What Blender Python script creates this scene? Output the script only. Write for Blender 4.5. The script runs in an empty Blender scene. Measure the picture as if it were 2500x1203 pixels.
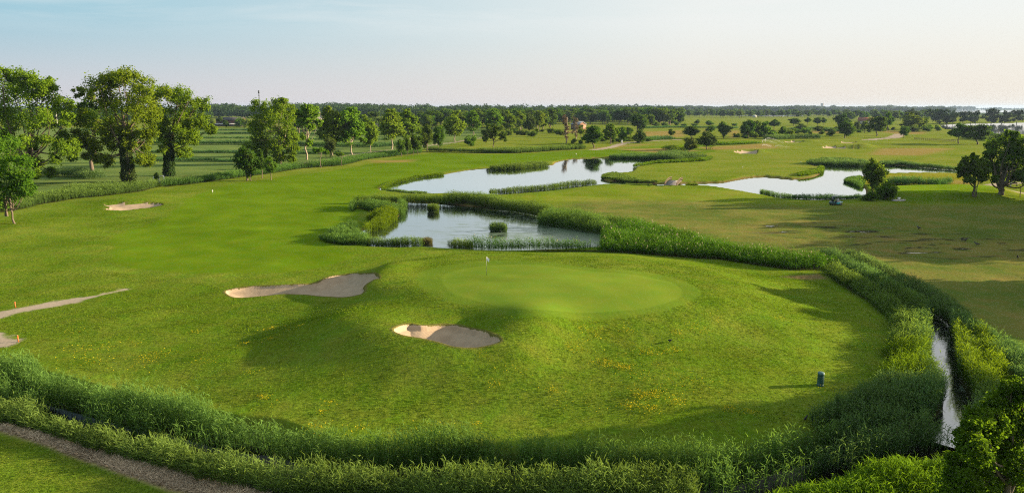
import bpy, bmesh, math, random
import numpy as np
from mathutils import Vector

R = math.radians
scene = bpy.context.scene
C = scene.collection

# ---------------------------------------------------------------- camera, sky, sun, exposure
CAM_H = 20.0
PITCH = R(11.5)
F = 24.0 / 36.0 * 2500.0            # focal length in photograph pixels
SUN_AZ = R(11.0)                    # sun direction measured from +X towards +Y
SUN_EL = R(12.0)
SKY_GAIN = 0.78
HAZE = 0.00005

cam_data = bpy.data.cameras.new('camera')
cam = bpy.data.objects.new('camera', cam_data)
C.objects.link(cam)
cam.location = (0, 0, CAM_H)
cam.rotation_euler = (math.pi / 2 - PITCH, 0, 0)
cam_data.lens = 24.0
cam_data.sensor_width = 36.0
cam_data.clip_start = 0.5
cam_data.clip_end = 60000
scene.camera = cam

world = bpy.data.worlds.new('World')
scene.world = world
world.use_nodes = True
wn, wl = world.node_tree.nodes, world.node_tree.links
wn.clear()
sky = wn.new('ShaderNodeTexSky')
sky.sky_type = 'NISHITA'
sky.sun_disc = False
sky.sun_elevation = SUN_EL
sky.sun_rotation = math.pi / 2 - SUN_AZ
sky.altitude = 0
sky.air_density = 1.0
sky.dust_density = 1.2
sky.ozone_density = 2.0
# thin high cirrus, mixed into the sky light by direction
tc = wn.new('ShaderNodeTexCoord')
mp = wn.new('ShaderNodeMapping')
mp.inputs['Rotation'].default_value = (0, 0, R(-20))
mp.inputs['Scale'].default_value = (1.2, 3.0, 16.0)
wl.new(tc.outputs['Generated'], mp.inputs['Vector'])
nz = wn.new('ShaderNodeTexNoise')
nz.inputs['Scale'].default_value = 1.3
nz.inputs['Detail'].default_value = 7
nz.inputs['Roughness'].default_value = 0.62
nz.inputs['Distortion'].default_value = 0.4
wl.new(mp.outputs['Vector'], nz.inputs['Vector'])
cr = wn.new('ShaderNodeValToRGB')
cr.color_ramp.elements[0].position = 0.42
cr.color_ramp.elements[1].position = 0.66
cr.color_ramp.elements[0].color = (0, 0, 0, 1)
cr.color_ramp.elements[1].color = (1, 1, 1, 1)
wl.new(nz.outputs['Fac'], cr.inputs['Fac'])
sep = wn.new('ShaderNodeSeparateXYZ')
wl.new(tc.outputs['Generated'], sep.inputs['Vector'])
mr = wn.new('ShaderNodeMapRange')
mr.inputs['From Min'].default_value = 0.085
mr.inputs['From Max'].default_value = 0.135
wl.new(sep.outputs['Z'], mr.inputs['Value'])
mu = wn.new('ShaderNodeMath'); mu.operation = 'MULTIPLY'
wl.new(cr.outputs['Color'], mu.inputs[0]); wl.new(mr.outputs['Result'], mu.inputs[1])
mu2 = wn.new('ShaderNodeMath'); mu2.operation = 'MULTIPLY'
wl.new(mu.outputs[0], mu2.inputs[0]); mu2.inputs[1].default_value = 0.6
gm = wn.new('ShaderNodeGamma')                      # evens out the glare on the sunward side
gm.inputs['Gamma'].default_value = 0.55
wl.new(sky.outputs['Color'], gm.inputs['Color'])
hs = wn.new('ShaderNodeHueSaturation')
hs.inputs['Saturation'].default_value = 1.5
hs.inputs['Value'].default_value = SKY_GAIN
wl.new(gm.outputs['Color'], hs.inputs['Color'])
# clear blue away from the sun, milky towards it
ux = wn.new('ShaderNodeMapRange'); ux.inputs['From Min'].default_value = -0.65; ux.inputs['From Max'].default_value = 0.25
wl.new(sep.outputs['X'], ux.inputs['Value'])
uc = wn.new('ShaderNodeMix'); uc.data_type = 'RGBA'
uc.inputs[6].default_value = (0.58, 1.16, 1.45, 1); uc.inputs[7].default_value = (1.88, 1.90, 1.83, 1)
wl.new(ux.outputs['Result'], uc.inputs['Factor'])
um = wn.new('ShaderNodeMix'); um.data_type = 'RGBA'; um.inputs['Factor'].default_value = 0.85
wl.new(hs.outputs['Color'], um.inputs[6]); wl.new(uc.outputs[2], um.inputs[7])
# pale rosy dust low over the horizon
dr = wn.new('ShaderNodeMapRange'); dr.interpolation_type = 'SMOOTHSTEP'
dr.inputs['From Min'].default_value = -0.02; dr.inputs['From Max'].default_value = 0.13
dr.inputs['To Min'].default_value = 0.9; dr.inputs['To Max'].default_value = 0.0
wl.new(sep.outputs['Z'], dr.inputs['Value'])
dx = wn.new('ShaderNodeMapRange')
dx.inputs['From Min'].default_value = -0.6; dx.inputs['From Max'].default_value = 0.7
wl.new(sep.outputs['X'], dx.inputs['Value'])
dc_ = wn.new('ShaderNodeMix'); dc_.data_type = 'RGBA'
dc_.inputs[6].default_value = (1.50, 1.36, 1.44, 1); dc_.inputs[7].default_value = (1.88, 1.69, 1.44, 1)
wl.new(dx.outputs['Result'], dc_.inputs['Factor'])
md = wn.new('ShaderNodeMix'); md.data_type = 'RGBA'
wl.new(dr.outputs['Result'], md.inputs['Factor']); wl.new(um.outputs[2], md.inputs[6]); wl.new(dc_.outputs[2], md.inputs[7])
mixc = wn.new('ShaderNodeMix'); mixc.data_type = 'RGBA'
wl.new(mu2.outputs[0], mixc.inputs['Factor'])
wl.new(md.outputs[2], mixc.inputs[6])
mixc.inputs[7].default_value = (1.9, 1.9, 1.87, 1)
bgn = wn.new('ShaderNodeBackground')
bgn.inputs['Strength'].default_value = 0.11
wl.new(mixc.outputs[2], bgn.inputs['Color'])
wo = wn.new('ShaderNodeOutputWorld')
wl.new(bgn.outputs['Background'], wo.inputs['Surface'])

sun_data = bpy.data.lights.new('sun', 'SUN')
sun_data.energy = 4.2
sun_data.angle = R(0.5)
sun_data.color = (1.0, 0.80, 0.55)
sun = bpy.data.objects.new('sun', sun_data)
C.objects.link(sun)
SUN = Vector((math.cos(SUN_EL) * math.cos(SUN_AZ), math.cos(SUN_EL) * math.sin(SUN_AZ), math.sin(SUN_EL)))
sun.rotation_euler = SUN.to_track_quat('Z', 'Y').to_euler()
sun.location = (200, 30, 60)

scene.view_settings.view_transform = 'Standard'
scene.view_settings.look = 'None'
scene.view_settings.exposure = 2.12
scene.view_settings.gamma = 1.0
scene.render.engine = 'CYCLES'
scene.cycles.max_bounces = 6
scene.cycles.diffuse_bounces = 2
scene.cycles.glossy_bounces = 2
scene.cycles.transmission_bounces = 3
scene.cycles.volume_bounces = 0
scene.cycles.transparent_max_bounces = 6
scene.cycles.caustics_reflective = False
scene.cycles.caustics_refractive = False
scene.cycles.sample_clamp_direct = 0.25
scene.cycles.filter_width = 1.15
scene.cycles.use_denoising = False

# ---------------------------------------------------------------- helpers
CP, SP = math.cos(PITCH), math.sin(PITCH)

def ray(px, py):
    """direction of the view through a point of the photograph"""
    px, py = np.asarray(px, float), np.asarray(py, float)
    x = (px - 1250.0) / F
    y = (601.5 - py) / F
    return np.stack([x, CP + y * SP, -SP + y * CP], -1)

def flat(px, py, z=0.0):
    d = ray(px, py)
    t = (z - CAM_H) / np.minimum(d[..., 2], -1e-4)
    return d[..., :2] * t[..., None]

def smooth(a, b, x):
    t = np.clip((x - a) / (b - a), 0, 1)
    return t * t * (3 - 2 * t)

def _hash(i, j, s):
    n = (i * 374761393 + j * 668265263 + s * 982451653) & 0xFFFFFFFF
    n = ((n ^ (n >> 13)) * 1274126177) & 0xFFFFFFFF
    n = n ^ (n >> 16)
    return (n & 0xFFFF) / 65535.0

def vnoise(x, y, seed=0):
    """smooth value noise, -1..1"""
    i, j = np.floor(x).astype(np.int64), np.floor(y).astype(np.int64)
    u, v = x - i, y - j
    u = u * u * u * (u * (u * 6 - 15) + 10); v = v * v * v * (v * (v * 6 - 15) + 10)
    a, b = _hash(i, j, seed), _hash(i + 1, j, seed)
    c, d = _hash(i, j + 1, seed), _hash(i + 1, j + 1, seed)
    return 2 * (a + (b - a) * u + (c - a) * v + (a - b - c + d) * u * v) - 1

def fbm(x, y, seed=0, oct=3):
    r, a, f = 0, 1.0, 1.0
    for k in range(oct):
        r = r + a * vnoise(x * f + 17.3 * k, y * f - 9.1 * k, seed + k)
        a *= 0.5; f *= 2.03
    return r / 1.6

def spline(P, n=6, closed=True):
    P = np.asarray(P, float)
    out = []
    N = len(P)
    rng_ = range(N) if closed else range(N - 1)
    for i in rng_:
        if closed:
            p0, p1, p2, p3 = P[(i - 1) % N], P[i], P[(i + 1) % N], P[(i + 2) % N]
        else:
            p0, p1, p2, p3 = P[max(i - 1, 0)], P[i], P[i + 1], P[min(i + 2, N - 1)]
        for k in range(n):
            t = k / n
            out.append(0.5 * ((2 * p1) + (-p0 + p2) * t + (2 * p0 - 5 * p1 + 4 * p2 - p3) * t * t + (-p0 + 3 * p1 - 3 * p2 + p3) * t ** 3))
    if not closed:
        out.append(P[-1])
    return np.array(out)

def sdf(x, y, P, margin=20.0):
    """signed distance to a closed polygon, + inside; -margin far away"""
    x, y = np.asarray(x, float), np.asarray(y, float)
    out = np.full(x.shape, -float(margin))
    lo, hi = P.min(0) - margin, P.max(0) + margin
    m = (x > lo[0]) & (x < hi[0]) & (y > lo[1]) & (y < hi[1])
    if not m.any():
        return out
    X, Y = x[m], y[m]
    d2 = np.full(X.shape, 1e18); ins = np.zeros(X.shape, bool)
    Q = np.roll(P, -1, 0)
    for (ax, ay), (bx, by) in zip(P, Q):
        ex, ey = bx - ax, by - ay
        L = ex * ex + ey * ey
        if L < 1e-12:
            continue
        t = np.clip(((X - ax) * ex + (Y - ay) * ey) / L, 0, 1)
        dx, dy = X - ax - t * ex, Y - ay - t * ey
        np.minimum(d2, dx * dx + dy * dy, out=d2)
        if ay != by:
            c = ((ay > Y) != (by > Y)) & (X < (Y - ay) * ex / ey + ax)
            ins ^= c
    d = np.sqrt(d2)
    out[m] = np.maximum(np.where(ins, d, -d), -margin)
    return out

def pldist(x, y, P, margin=20.0):
    """distance to an open polyline"""
    x, y = np.asarray(x, float), np.asarray(y, float)
    out = np.full(x.shape, float(margin))
    lo, hi = P.min(0) - margin, P.max(0) + margin
    m = (x > lo[0]) & (x < hi[0]) & (y > lo[1]) & (y < hi[1])
    X, Y = x[m], y[m]
    d2 = np.full(X.shape, float(margin * margin))
    for (ax, ay), (bx, by) in zip(P[:-1], P[1:]):
        ex, ey = bx - ax, by - ay
        L = max(ex * ex + ey * ey, 1e-12)
        t = np.clip(((X - ax) * ex + (Y - ay) * ey) / L, 0, 1)
        dx, dy = X - ax - t * ex, Y - ay - t * ey
        np.minimum(d2, dx * dx + dy * dy, out=d2)
    out[m] = np.sqrt(d2)
    return out

def A(s):
    """'x,y x,y ...' -> array"""
    return np.array([[float(v) for v in p.split(',')] for p in s.split()])

def make_mesh(name, verts, faces, mat=None, attrs=None, smooth_shade=False):
    """faces: (M,3) or (M,4) int array"""
    me = bpy.data.meshes.new(name)
    verts = np.ascontiguousarray(verts, np.float32); faces = np.ascontiguousarray(faces, np.int32)
    M, K = faces.shape
    me.vertices.add(len(verts)); me.vertices.foreach_set('co', verts.ravel())
    me.loops.add(M * K); me.loops.foreach_set('vertex_index', faces.ravel())
    me.polygons.add(M); me.polygons.foreach_set('loop_start', np.arange(M, dtype=np.int32) * K)
    if smooth_shade:
        me.polygons.foreach_set('use_smooth', np.ones(M, bool))
    for k, (typ, data) in (attrs or {}).items():
        a = me.attributes.new(k, typ, 'POINT')
        a.data.foreach_set('color' if typ == 'FLOAT_COLOR' else 'value', np.ascontiguousarray(data, np.float32).ravel())
    me.update(calc_edges=True)
    if mat:
        me.materials.append(mat)
    return me

def link(name, data, parent=None, loc=None):
    o = bpy.data.objects.new(name, data)
    C.objects.link(o)
    if parent is not None:
        o.parent = parent
    if loc is not None:
        o.location = loc
    return o

def tag(o, label=None, cat=None, group=None, kind=None):
    for k, v in (('label', label), ('category', cat), ('group', group), ('kind', kind)):
        if v:
            o[k] = v
    return o

def thing(name, label, cat, loc, rz=0.0, group=None):
    o = link(name, None, loc=loc)
    o.rotation_euler = (0, 0, rz)
    o.empty_display_size = 0.5
    return tag(o, label, cat, group)

# ---------------------------------------------------------------- materials
def new_mat(name):
    m = bpy.data.materials.new(name); m.use_nodes = True
    nt = m.node_tree; nt.nodes.clear()
    out = nt.nodes.new('ShaderNodeOutputMaterial')
    return m, nt, nt.nodes, nt.links, out

def plain(name, col, rough=0.7, noise=0.12, scale=6.0, metal=0.0, bump=0.0, spec=0.3):
    m, nt, n, l, out = new_mat(name)
    b = n.new('ShaderNodeBsdfPrincipled')
    b.inputs['Roughness'].default_value = rough; b.inputs['Metallic'].default_value = metal
    b.inputs['Specular IOR Level'].default_value = spec
    g = n.new('ShaderNodeTexCoord'); t = n.new('ShaderNodeTexNoise')
    t.inputs['Scale'].default_value = scale; t.inputs['Detail'].default_value = 5
    l.new(g.outputs['Object'], t.inputs['Vector'])
    mx = n.new('ShaderNodeMix'); mx.data_type = 'RGBA'
    c = np.array(col)
    mx.inputs[6].default_value = (*np.clip(c * (1 - 2 * noise), 0, 1), 1)
    mx.inputs[7].default_value = (*np.clip(c * (1 + 2 * noise), 0, 1), 1)
    l.new(t.outputs['Fac'], mx.inputs['Factor']); l.new(mx.outputs[2], b.inputs['Base Color'])
    if bump:
        bp = n.new('ShaderNodeBump'); bp.inputs['Strength'].default_value = bump; bp.inputs['Distance'].default_value = 0.05
        l.new(t.outputs['Fac'], bp.inputs['Height']); l.new(bp.outputs['Normal'], b.inputs['Normal'])
    l.new(b.outputs[0], out.inputs['Surface'])
    return m

def leafy(name, dark, light, trans=0.35, rnd=0.25, tcol=None, patch=0.0):
    """leaf material: per-leaf tint, a shift per plant, light coming through"""
    m, nt, n, l, out = new_mat(name)
    at = n.new('ShaderNodeAttribute'); at.attribute_name = 'tint'
    mx = n.new('ShaderNodeMix'); mx.data_type = 'RGBA'
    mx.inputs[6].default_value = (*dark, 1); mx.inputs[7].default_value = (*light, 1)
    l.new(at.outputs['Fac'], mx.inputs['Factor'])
    oi = n.new('ShaderNodeObjectInfo')
    m1 = n.new('ShaderNodeMapRange'); m1.inputs['To Min'].default_value = 1 - rnd; m1.inputs['To Max'].default_value = 1 + rnd
    l.new(oi.outputs['Random'], m1.inputs['Value'])
    m2 = n.new('ShaderNodeMapRange'); m2.inputs['To Min'].default_value = 0.5 - 0.022; m2.inputs['To Max'].default_value = 0.5 + 0.018
    mm = n.new('ShaderNodeMath'); mm.operation = 'FRACT'
    mk = n.new('ShaderNodeMath'); mk.operation = 'MULTIPLY'; mk.inputs[1].default_value = 7.31
    l.new(oi.outputs['Random'], mk.inputs[0]); l.new(mk.outputs[0], mm.inputs[0]); l.new(mm.outputs[0], m2.inputs['Value'])
    h = n.new('ShaderNodeHueSaturation')
    l.new(m2.outputs['Result'], h.inputs['Hue']); l.new(m1.outputs['Result'], h.inputs['Value']); l.new(mx.outputs[2], h.inputs['Color'])
    col = h.outputs['Color']
    if patch:
        g = n.new('ShaderNodeNewGeometry'); t = n.new('ShaderNodeTexNoise'); t.inputs['Scale'].default_value = 0.22; t.inputs['Detail'].default_value = 4
        l.new(g.outputs['Position'], t.inputs['Vector'])
        m3 = n.new('ShaderNodeMapRange'); m3.inputs['From Min'].default_value = .3; m3.inputs['From Max'].default_value = .7
        m3.inputs['To Min'].default_value = 1 - patch; m3.inputs['To Max'].default_value = 1 + patch
        l.new(t.outputs['Fac'], m3.inputs['Value'])
        h2 = n.new('ShaderNodeHueSaturation'); l.new(m3.outputs['Result'], h2.inputs['Value']); l.new(col, h2.inputs['Color']); col = h2.outputs['Color']
    d = n.new('ShaderNodeBsdfDiffuse'); l.new(col, d.inputs['Color'])
    tr = n.new('ShaderNodeBsdfTranslucent')
    gm = n.new('ShaderNodeMix'); gm.data_type = 'RGBA'; gm.blend_type = 'MULTIPLY'; gm.inputs['Factor'].default_value = 1
    l.new(col, gm.inputs[6]); gm.inputs[7].default_value = (*(tcol or (1.25, 1.2, 0.6)), 1)
    l.new(gm.outputs[2], tr.inputs['Color'])
    ms = n.new('ShaderNodeMixShader'); ms.inputs[0].default_value = trans
    l.new(d.outputs[0], ms.inputs[1]); l.new(tr.outputs[0], ms.inputs[2])
    l.new(ms.outputs[0], out.inputs['Surface'])
    return m

def ground_mat():
    m, nt, n, l, out = new_mat('turf_and_soil')
    g = n.new('ShaderNodeNewGeometry')
    ac = n.new('ShaderNodeAttribute'); ac.attribute_name = 'Col'
    ad = n.new('ShaderNodeAttribute'); ad.attribute_name = 'Det'       # r texture, g dry, b wet
    sp = n.new('ShaderNodeSeparateColor'); l.new(ad.outputs['Color'], sp.inputs['Color'])
    def noise(scale, detail=5, rough=.6, stretch=None, dist=0.0):
        t = n.new('ShaderNodeTexNoise'); t.inputs['Scale'].default_value = scale
        t.inputs['Detail'].default_value = detail; t.inputs['Roughness'].default_value = rough; t.inputs['Distortion'].default_value = dist
        if stretch:
            mpn = n.new('ShaderNodeMapping'); mpn.inputs['Scale'].default_value = stretch
            l.new(g.outputs['Position'], mpn.inputs['Vector']); l.new(mpn.outputs['Vector'], t.inputs['Vector'])
        else:
            l.new(g.outputs['Position'], t.inputs['Vector'])
        return t.outputs['Fac']
    def rng(v, a, b, c, d):
        x = n.new('ShaderNodeMapRange'); l.new(v, x.inputs['Value'])
        for k, q in zip(('From Min', 'From Max', 'To Min', 'To Max'), (a, b, c, d)):
            x.inputs[k].default_value = q
        return x.outputs['Result']
    def math_(op, a, b):
        x = n.new('ShaderNodeMath'); x.operation = op
        for i, v in enumerate((a, b)):
            if isinstance(v, (int, float)): x.inputs[i].default_value = v
            else: l.new(v, x.inputs[i])
        return x.outputs[0]
    def mix(f, a, b, mode='MIX'):
        x = n.new('ShaderNodeMix'); x.data_type = 'RGBA'; x.blend_type = mode
        if isinstance(f, (int, float)): x.inputs['Factor'].default_value = f
        else: l.new(f, x.inputs['Factor'])
        for s, v in ((6, a), (7, b)):
            if isinstance(v, tuple): x.inputs[s].default_value = (*v, 1)
            else: l.new(v, x.inputs[s])
        return x.outputs[2]
    big = noise(0.055, 6, .62, (1, 1.4, 1), .3)
    mid = noise(0.42, 6, .65, None, .2)
    fine = noise(3.2, 6, .75)
    # turf that varies patch by patch, drier where attribute g says so
    dryf = math_('MULTIPLY', sp.outputs['Green'], rng(math_('ADD', math_('MULTIPLY', big, .6), math_('MULTIPLY', mid, .4)), .42, .62, 0, 1))
    c1 = mix(dryf, ac.outputs['Color'], (.17, .135, .04))
    h = n.new('ShaderNodeHueSaturation'); l.new(c1, h.inputs['Color'])
    l.new(rng(mid, .3, .7, .515, .485), h.inputs['Hue'])
    tex = math_('MULTIPLY', math_('SUBTRACT', fine, .5), sp.outputs['Red'])
    big2 = math_('MULTIPLY', math_('SUBTRACT', big, .5), math_('ADD', math_('MULTIPLY', sp.outputs['Red'], .5), .6))
    val = math_('ADD', math_('ADD', 1.0, math_('MULTIPLY', tex, 2.0)), math_('MULTIPLY', big2, 1.0))
    l.new(math_('MAXIMUM', val, .25), h.inputs['Value'])
    c2 = h.outputs['Color']
    wetn = noise(0.28, 6, .68, (.55, 1.5, 1), .5)
    wet = math_('MULTIPLY', sp.outputs['Blue'], rng(wetn, .54, .60, 0, 1))
    c3 = mix(wet, c2, (.035, .035, .02))
    pud = math_('MULTIPLY', sp.outputs['Blue'], rng(wetn, .645, .66, 0, 1))
    b = n.new('ShaderNodeBsdfDiffuse'); b.inputs['Roughness'].default_value = 0.0
    l.new(c3, b.inputs['Color'])
    gl = n.new('ShaderNodeBsdfGlossy'); gl.inputs['Roughness'].default_value = .08; gl.inputs['Color'].default_value = (.5, .5, .5, 1)
    bp = n.new('ShaderNodeBump'); bp.inputs['Distance'].default_value = 0.22
    l.new(math_('MULTIPLY', math_('MULTIPLY', sp.outputs['Red'], .55), math_('SUBTRACT', 1.0, pud)), bp.inputs['Strength'])
    hh = math_('ADD', math_('MULTIPLY', noise(1.7, 4, .7, (.8, 1.2, 1)), 1.0), math_('MULTIPLY', fine, .5))
    l.new(hh, bp.inputs['Height']); l.new(bp.outputs['Normal'], b.inputs['Normal'])
    ms = n.new('ShaderNodeMixShader'); l.new(pud, ms.inputs[0]); l.new(b.outputs[0], ms.inputs[1]); l.new(gl.outputs[0], ms.inputs[2])
    l.new(ms.outputs[0], out.inputs['Surface'])
    return m

def sand_mat():
    m, nt, n, l, out = new_mat('raked_sand')
    g = n.new('ShaderNodeNewGeometry')
    t = n.new('ShaderNodeTexNoise'); t.inputs['Scale'].default_value = 1.1; t.inputs['Detail'].default_value = 8; t.inputs['Roughness'].default_value = .7
    l.new(g.outputs['Position'], t.inputs['Vector'])
    w = n.new('ShaderNodeTexWave'); w.wave_type = 'RINGS'; w.rings_direction = 'Z'; w.inputs['Scale'].default_value = 1.1; w.inputs['Distortion'].default_value = 6; w.inputs['Detail'].default_value = 3
    mpn = n.new('ShaderNodeMapping'); mpn.inputs['Location'].default_value = (4.5, -56, 0)
    l.new(g.outputs['Position'], mpn.inputs['Vector']); l.new(mpn.outputs['Vector'], w.inputs['Vector'])
    r = n.new('ShaderNodeValToRGB')
    r.color_ramp.elements[0].position = .3; r.color_ramp.elements[0].color = (.26, .195, .13, 1)
    r.color_ramp.elements[1].position = .7; r.color_ramp.elements[1].color = (.37, .285, .195, 1)
    l.new(t.outputs['Fac'], r.inputs['Fac'])
    b = n.new('ShaderNodeBsdfPrincipled'); b.inputs['Roughness'].default_value = .95; b.inputs['Specular IOR Level'].default_value = .1
    l.new(r.outputs['Color'], b.inputs['Base Color'])
    ad = n.new('ShaderNodeMath'); ad.operation = 'MULTIPLY_ADD'; ad.inputs[1].default_value = .10
    l.new(w.outputs['Fac'], ad.inputs[0]); l.new(t.outputs['Fac'], ad.inputs[2])
    bp = n.new('ShaderNodeBump'); bp.inputs['Strength'].default_value = .5; bp.inputs['Distance'].default_value = .06
    l.new(ad.outputs[0], bp.inputs['Height']); l.new(bp.outputs['Normal'], b.inputs['Normal'])
    l.new(b.outputs[0], out.inputs['Surface'])
    return m

def water_mat(name, deep=(.012, .018, .016), weed=None, ripple=.06, ior=1.6, weed_scale=(1, 1, 1), mirror=0.0):
    """dark still water, optionally with floating weed"""
    m, nt, n, l, out = new_mat(name)
    g = n.new('ShaderNodeNewGeometry')
    b = n.new('ShaderNodeBsdfPrincipled')
    b.inputs['Base Color'].default_value = (*deep, 1); b.inputs['Roughness'].default_value = .04
    b.inputs['IOR'].default_value = ior; b.inputs['Specular IOR Level'].default_value = .5
    t = n.new('ShaderNodeTexNoise'); t.inputs['Scale'].default_value = 1.3; t.inputs['Detail'].default_value = 3
    mpn = n.new('ShaderNodeMapping'); mpn.inputs['Scale'].default_value = (.7, 1.6, 1)
    l.new(g.outputs['Position'], mpn.inputs['Vector']); l.new(mpn.outputs['Vector'], t.inputs['Vector'])
    bp = n.new('ShaderNodeBump'); bp.inputs['Strength'].default_value = ripple; bp.inputs['Distance'].default_value = .05
    l.new(t.outputs['Fac'], bp.inputs['Height']); l.new(bp.outputs['Normal'], b.inputs['Normal'])
    gl = n.new('ShaderNodeBsdfGlossy'); gl.inputs['Roughness'].default_value = .04; gl.inputs['Color'].default_value = (.95, .97, .97, 1)
    l.new(bp.outputs['Normal'], gl.inputs['Normal'])
    mm = n.new('ShaderNodeMixShader'); mm.inputs[0].default_value = mirror
    l.new(b.outputs[0], mm.inputs[1]); l.new(gl.outputs[0], mm.inputs[2]); b = mm
    if weed is None:
        l.new(b.outputs[0], out.inputs['Surface'])
        return m
    (wx, wy), wr, amt = weed
    tn = n.new('ShaderNodeTexNoise'); tn.inputs['Scale'].default_value = .55; tn.inputs['Detail'].default_value = 8; tn.inputs['Roughness'].default_value = .72; tn.inputs['Distortion'].default_value = .6
    m2 = n.new('ShaderNodeMapping'); m2.inputs['Scale'].default_value = weed_scale
    l.new(g.outputs['Position'], m2.inputs['Vector']); l.new(m2.outputs['Vector'], tn.inputs['Vector'])
    d = n.new('ShaderNodeVectorMath'); d.operation = 'DISTANCE'; d.inputs[1].default_value = (wx, wy, -.5)
    l.new(g.outputs['Position'], d.inputs[0])
    r = n.new('ShaderNodeMapRange'); r.inputs['From Min'].default_value = 0; r.inputs['From Max'].default_value = wr
    r.inputs['To Min'].default_value = amt; r.inputs['To Max'].default_value = -.07
    l.new(d.outputs['Value'], r.inputs['Value'])
    s = n.new('ShaderNodeMath'); s.operation = 'ADD'; l.new(tn.outputs['Fac'], s.inputs[0]); l.new(r.outputs['Result'], s.inputs[1])
    k = n.new('ShaderNodeMapRange'); k.inputs['From Min'].default_value = .57; k.inputs['From Max'].default_value = .66
    l.new(s.outputs[0], k.inputs['Value'])
    wd = n.new('ShaderNodeBsdfPrincipled'); wd.inputs['Base Color'].default_value = (.10, .145, .09, 1); wd.inputs['Roughness'].default_value = .35
    k2 = n.new('ShaderNodeMath'); k2.operation = 'MULTIPLY'; k2.inputs[1].default_value = .85; l.new(k.outputs['Result'], k2.inputs[0])
    ms = n.new('ShaderNodeMixShader'); l.new(k2.outputs[0], ms.inputs[0]); l.new(b.outputs[0], ms.inputs[1]); l.new(wd.outputs[0], ms.inputs[2])
    l.new(ms.outputs[0], out.inputs['Surface'])
    return m
# ---------------------------------------------------------------- the lie of the land
POND_Z, DITCH_Z, CANAL_Z = -0.3, -1.35, -0.85
DITCH = spline(flat(*A('-120,958 0,985 150,1030 262,1062 346,1078 480,1113 600,1128 690,1166 790,1190 900,1196 1000,1196 1200,1202 1400,1214 1660,1228 1850,1206 1940,1184 2040,1152 2150,1122 2292,1080').T, DITCH_Z), 4, False)
CANAL = spline(flat(*A('2292,1082 2322,1040 2345,1000 2328,965 2303,920 2302,870 2293,825 2288,795 2262,765 2205,728 2140,692 2075,655 2040,640').T, CANAL_Z), 4, False)
G_ = spline(flat(*A('985,690 1040,650 1180,626 1400,630 1600,650 1740,690 1755,735 1600,772 1400,788 1250,782 1120,765 1010,735').T, 1.2))
TEE = spline(flat(*A('2165,462 2230,457 2400,458 2440,466 2400,476 2280,478 2180,474').T, 0.8))
LIP3 = flat(*A('850,808 940,845 1040,870 1130,880 1220,872 1285,838').T, 0.8)
RIM2 = flat(*A('905,722 935,700 958,672').T, 0.6)

def H0(x, y):
    """ground before bunkers, ponds and ditches are dug"""
    x, y = np.asarray(x, float), np.asarray(y, float)
    r = np.hypot(x, y)
    near, far = smooth(260, 120, r), smooth(90, 220, r) * smooth(2500, 700, r)
    h = 0.22 * near * fbm(x / 15.0, y / 8.5, 3) + 0.05 * near * vnoise(x / 4.0, y / 3.2, 9)
    h = h + 0.30 * far * fbm(x / 34.0, y / 24.0, 5)
    h = h + 1.1 * smooth(-9.5, 0.6, sdf(x, y, G_))
    h = h + 1.3 * smooth(-6.0, 1.0, sdf(x, y, TEE))
    h = h + 1.1 * np.exp(-(pldist(x, y, LIP3, 16) / 4.0) ** 2)
    mx_, my_ = flat(862, 868, .8)
    h = h + .62 * np.exp(-(((x - mx_) / 6.4) ** 2 + ((y - my_) / 6.6) ** 2))
    for bx, by, amp, sx, sy in ((1853, 371, 1.1, 3.5, 4), (2106, 359, 2.0, 6, 6), (2285, 332, 1.7, 16, 5), (1980, 345, 1.4, 5, 5)):
        qx, qy = flat(bx, by)
        h = h + amp * np.exp(-(((x - qx) / sx) ** 2 + ((y - qy) / sy) ** 2))
    h = h + 0.65 * np.exp(-(pldist(x, y, RIM2, 14) / 2.6) ** 2)
    away = smooth(1.5, 13, np.minimum(pldist(x, y, CANAL, 16), pldist(x, y, DITCH, 16)))
    h = h + 2.1 * away * np.exp(-((x - 6) / 26) ** 2 - ((y - 64) / 20) ** 2)
    qx, qy = flat(1302, 812, 2.4)
    h = h + .4 * np.exp(-(((x - qx) / 3.0) ** 2 + ((y - qy) / 3.2) ** 2))
    lx, ly = flat(330, 492)
    h = h + 0.8 * np.exp(-(((x - lx) / 11) ** 2 + ((y - ly) / 7) ** 2))
    return h

def W(px, py, extra=0.0):
    """point of the ground (plus extra metres) seen at a point of the photograph"""
    px, py = np.asarray(px, float), np.asarray(py, float)
    z = np.zeros(px.shape)
    for _ in range(14):
        p = flat(px, py, z + extra)
        z = 0.5 * z + 0.5 * H0(p[..., 0], p[..., 1])
    return flat(px, py, z + extra)

def Wp(s, extra=0.0):
    return W(*A(s).T, extra)

def FP(s, z=0.0):
    return flat(*A(s).T, z)

def div(s, k, ox, oy):
    """coordinates read off an enlarged crop -> photograph pixels, as a string"""
    return ' '.join('%.1f,%.1f' % (a / k + ox, b / k + oy) for a, b in A(s))

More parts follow.
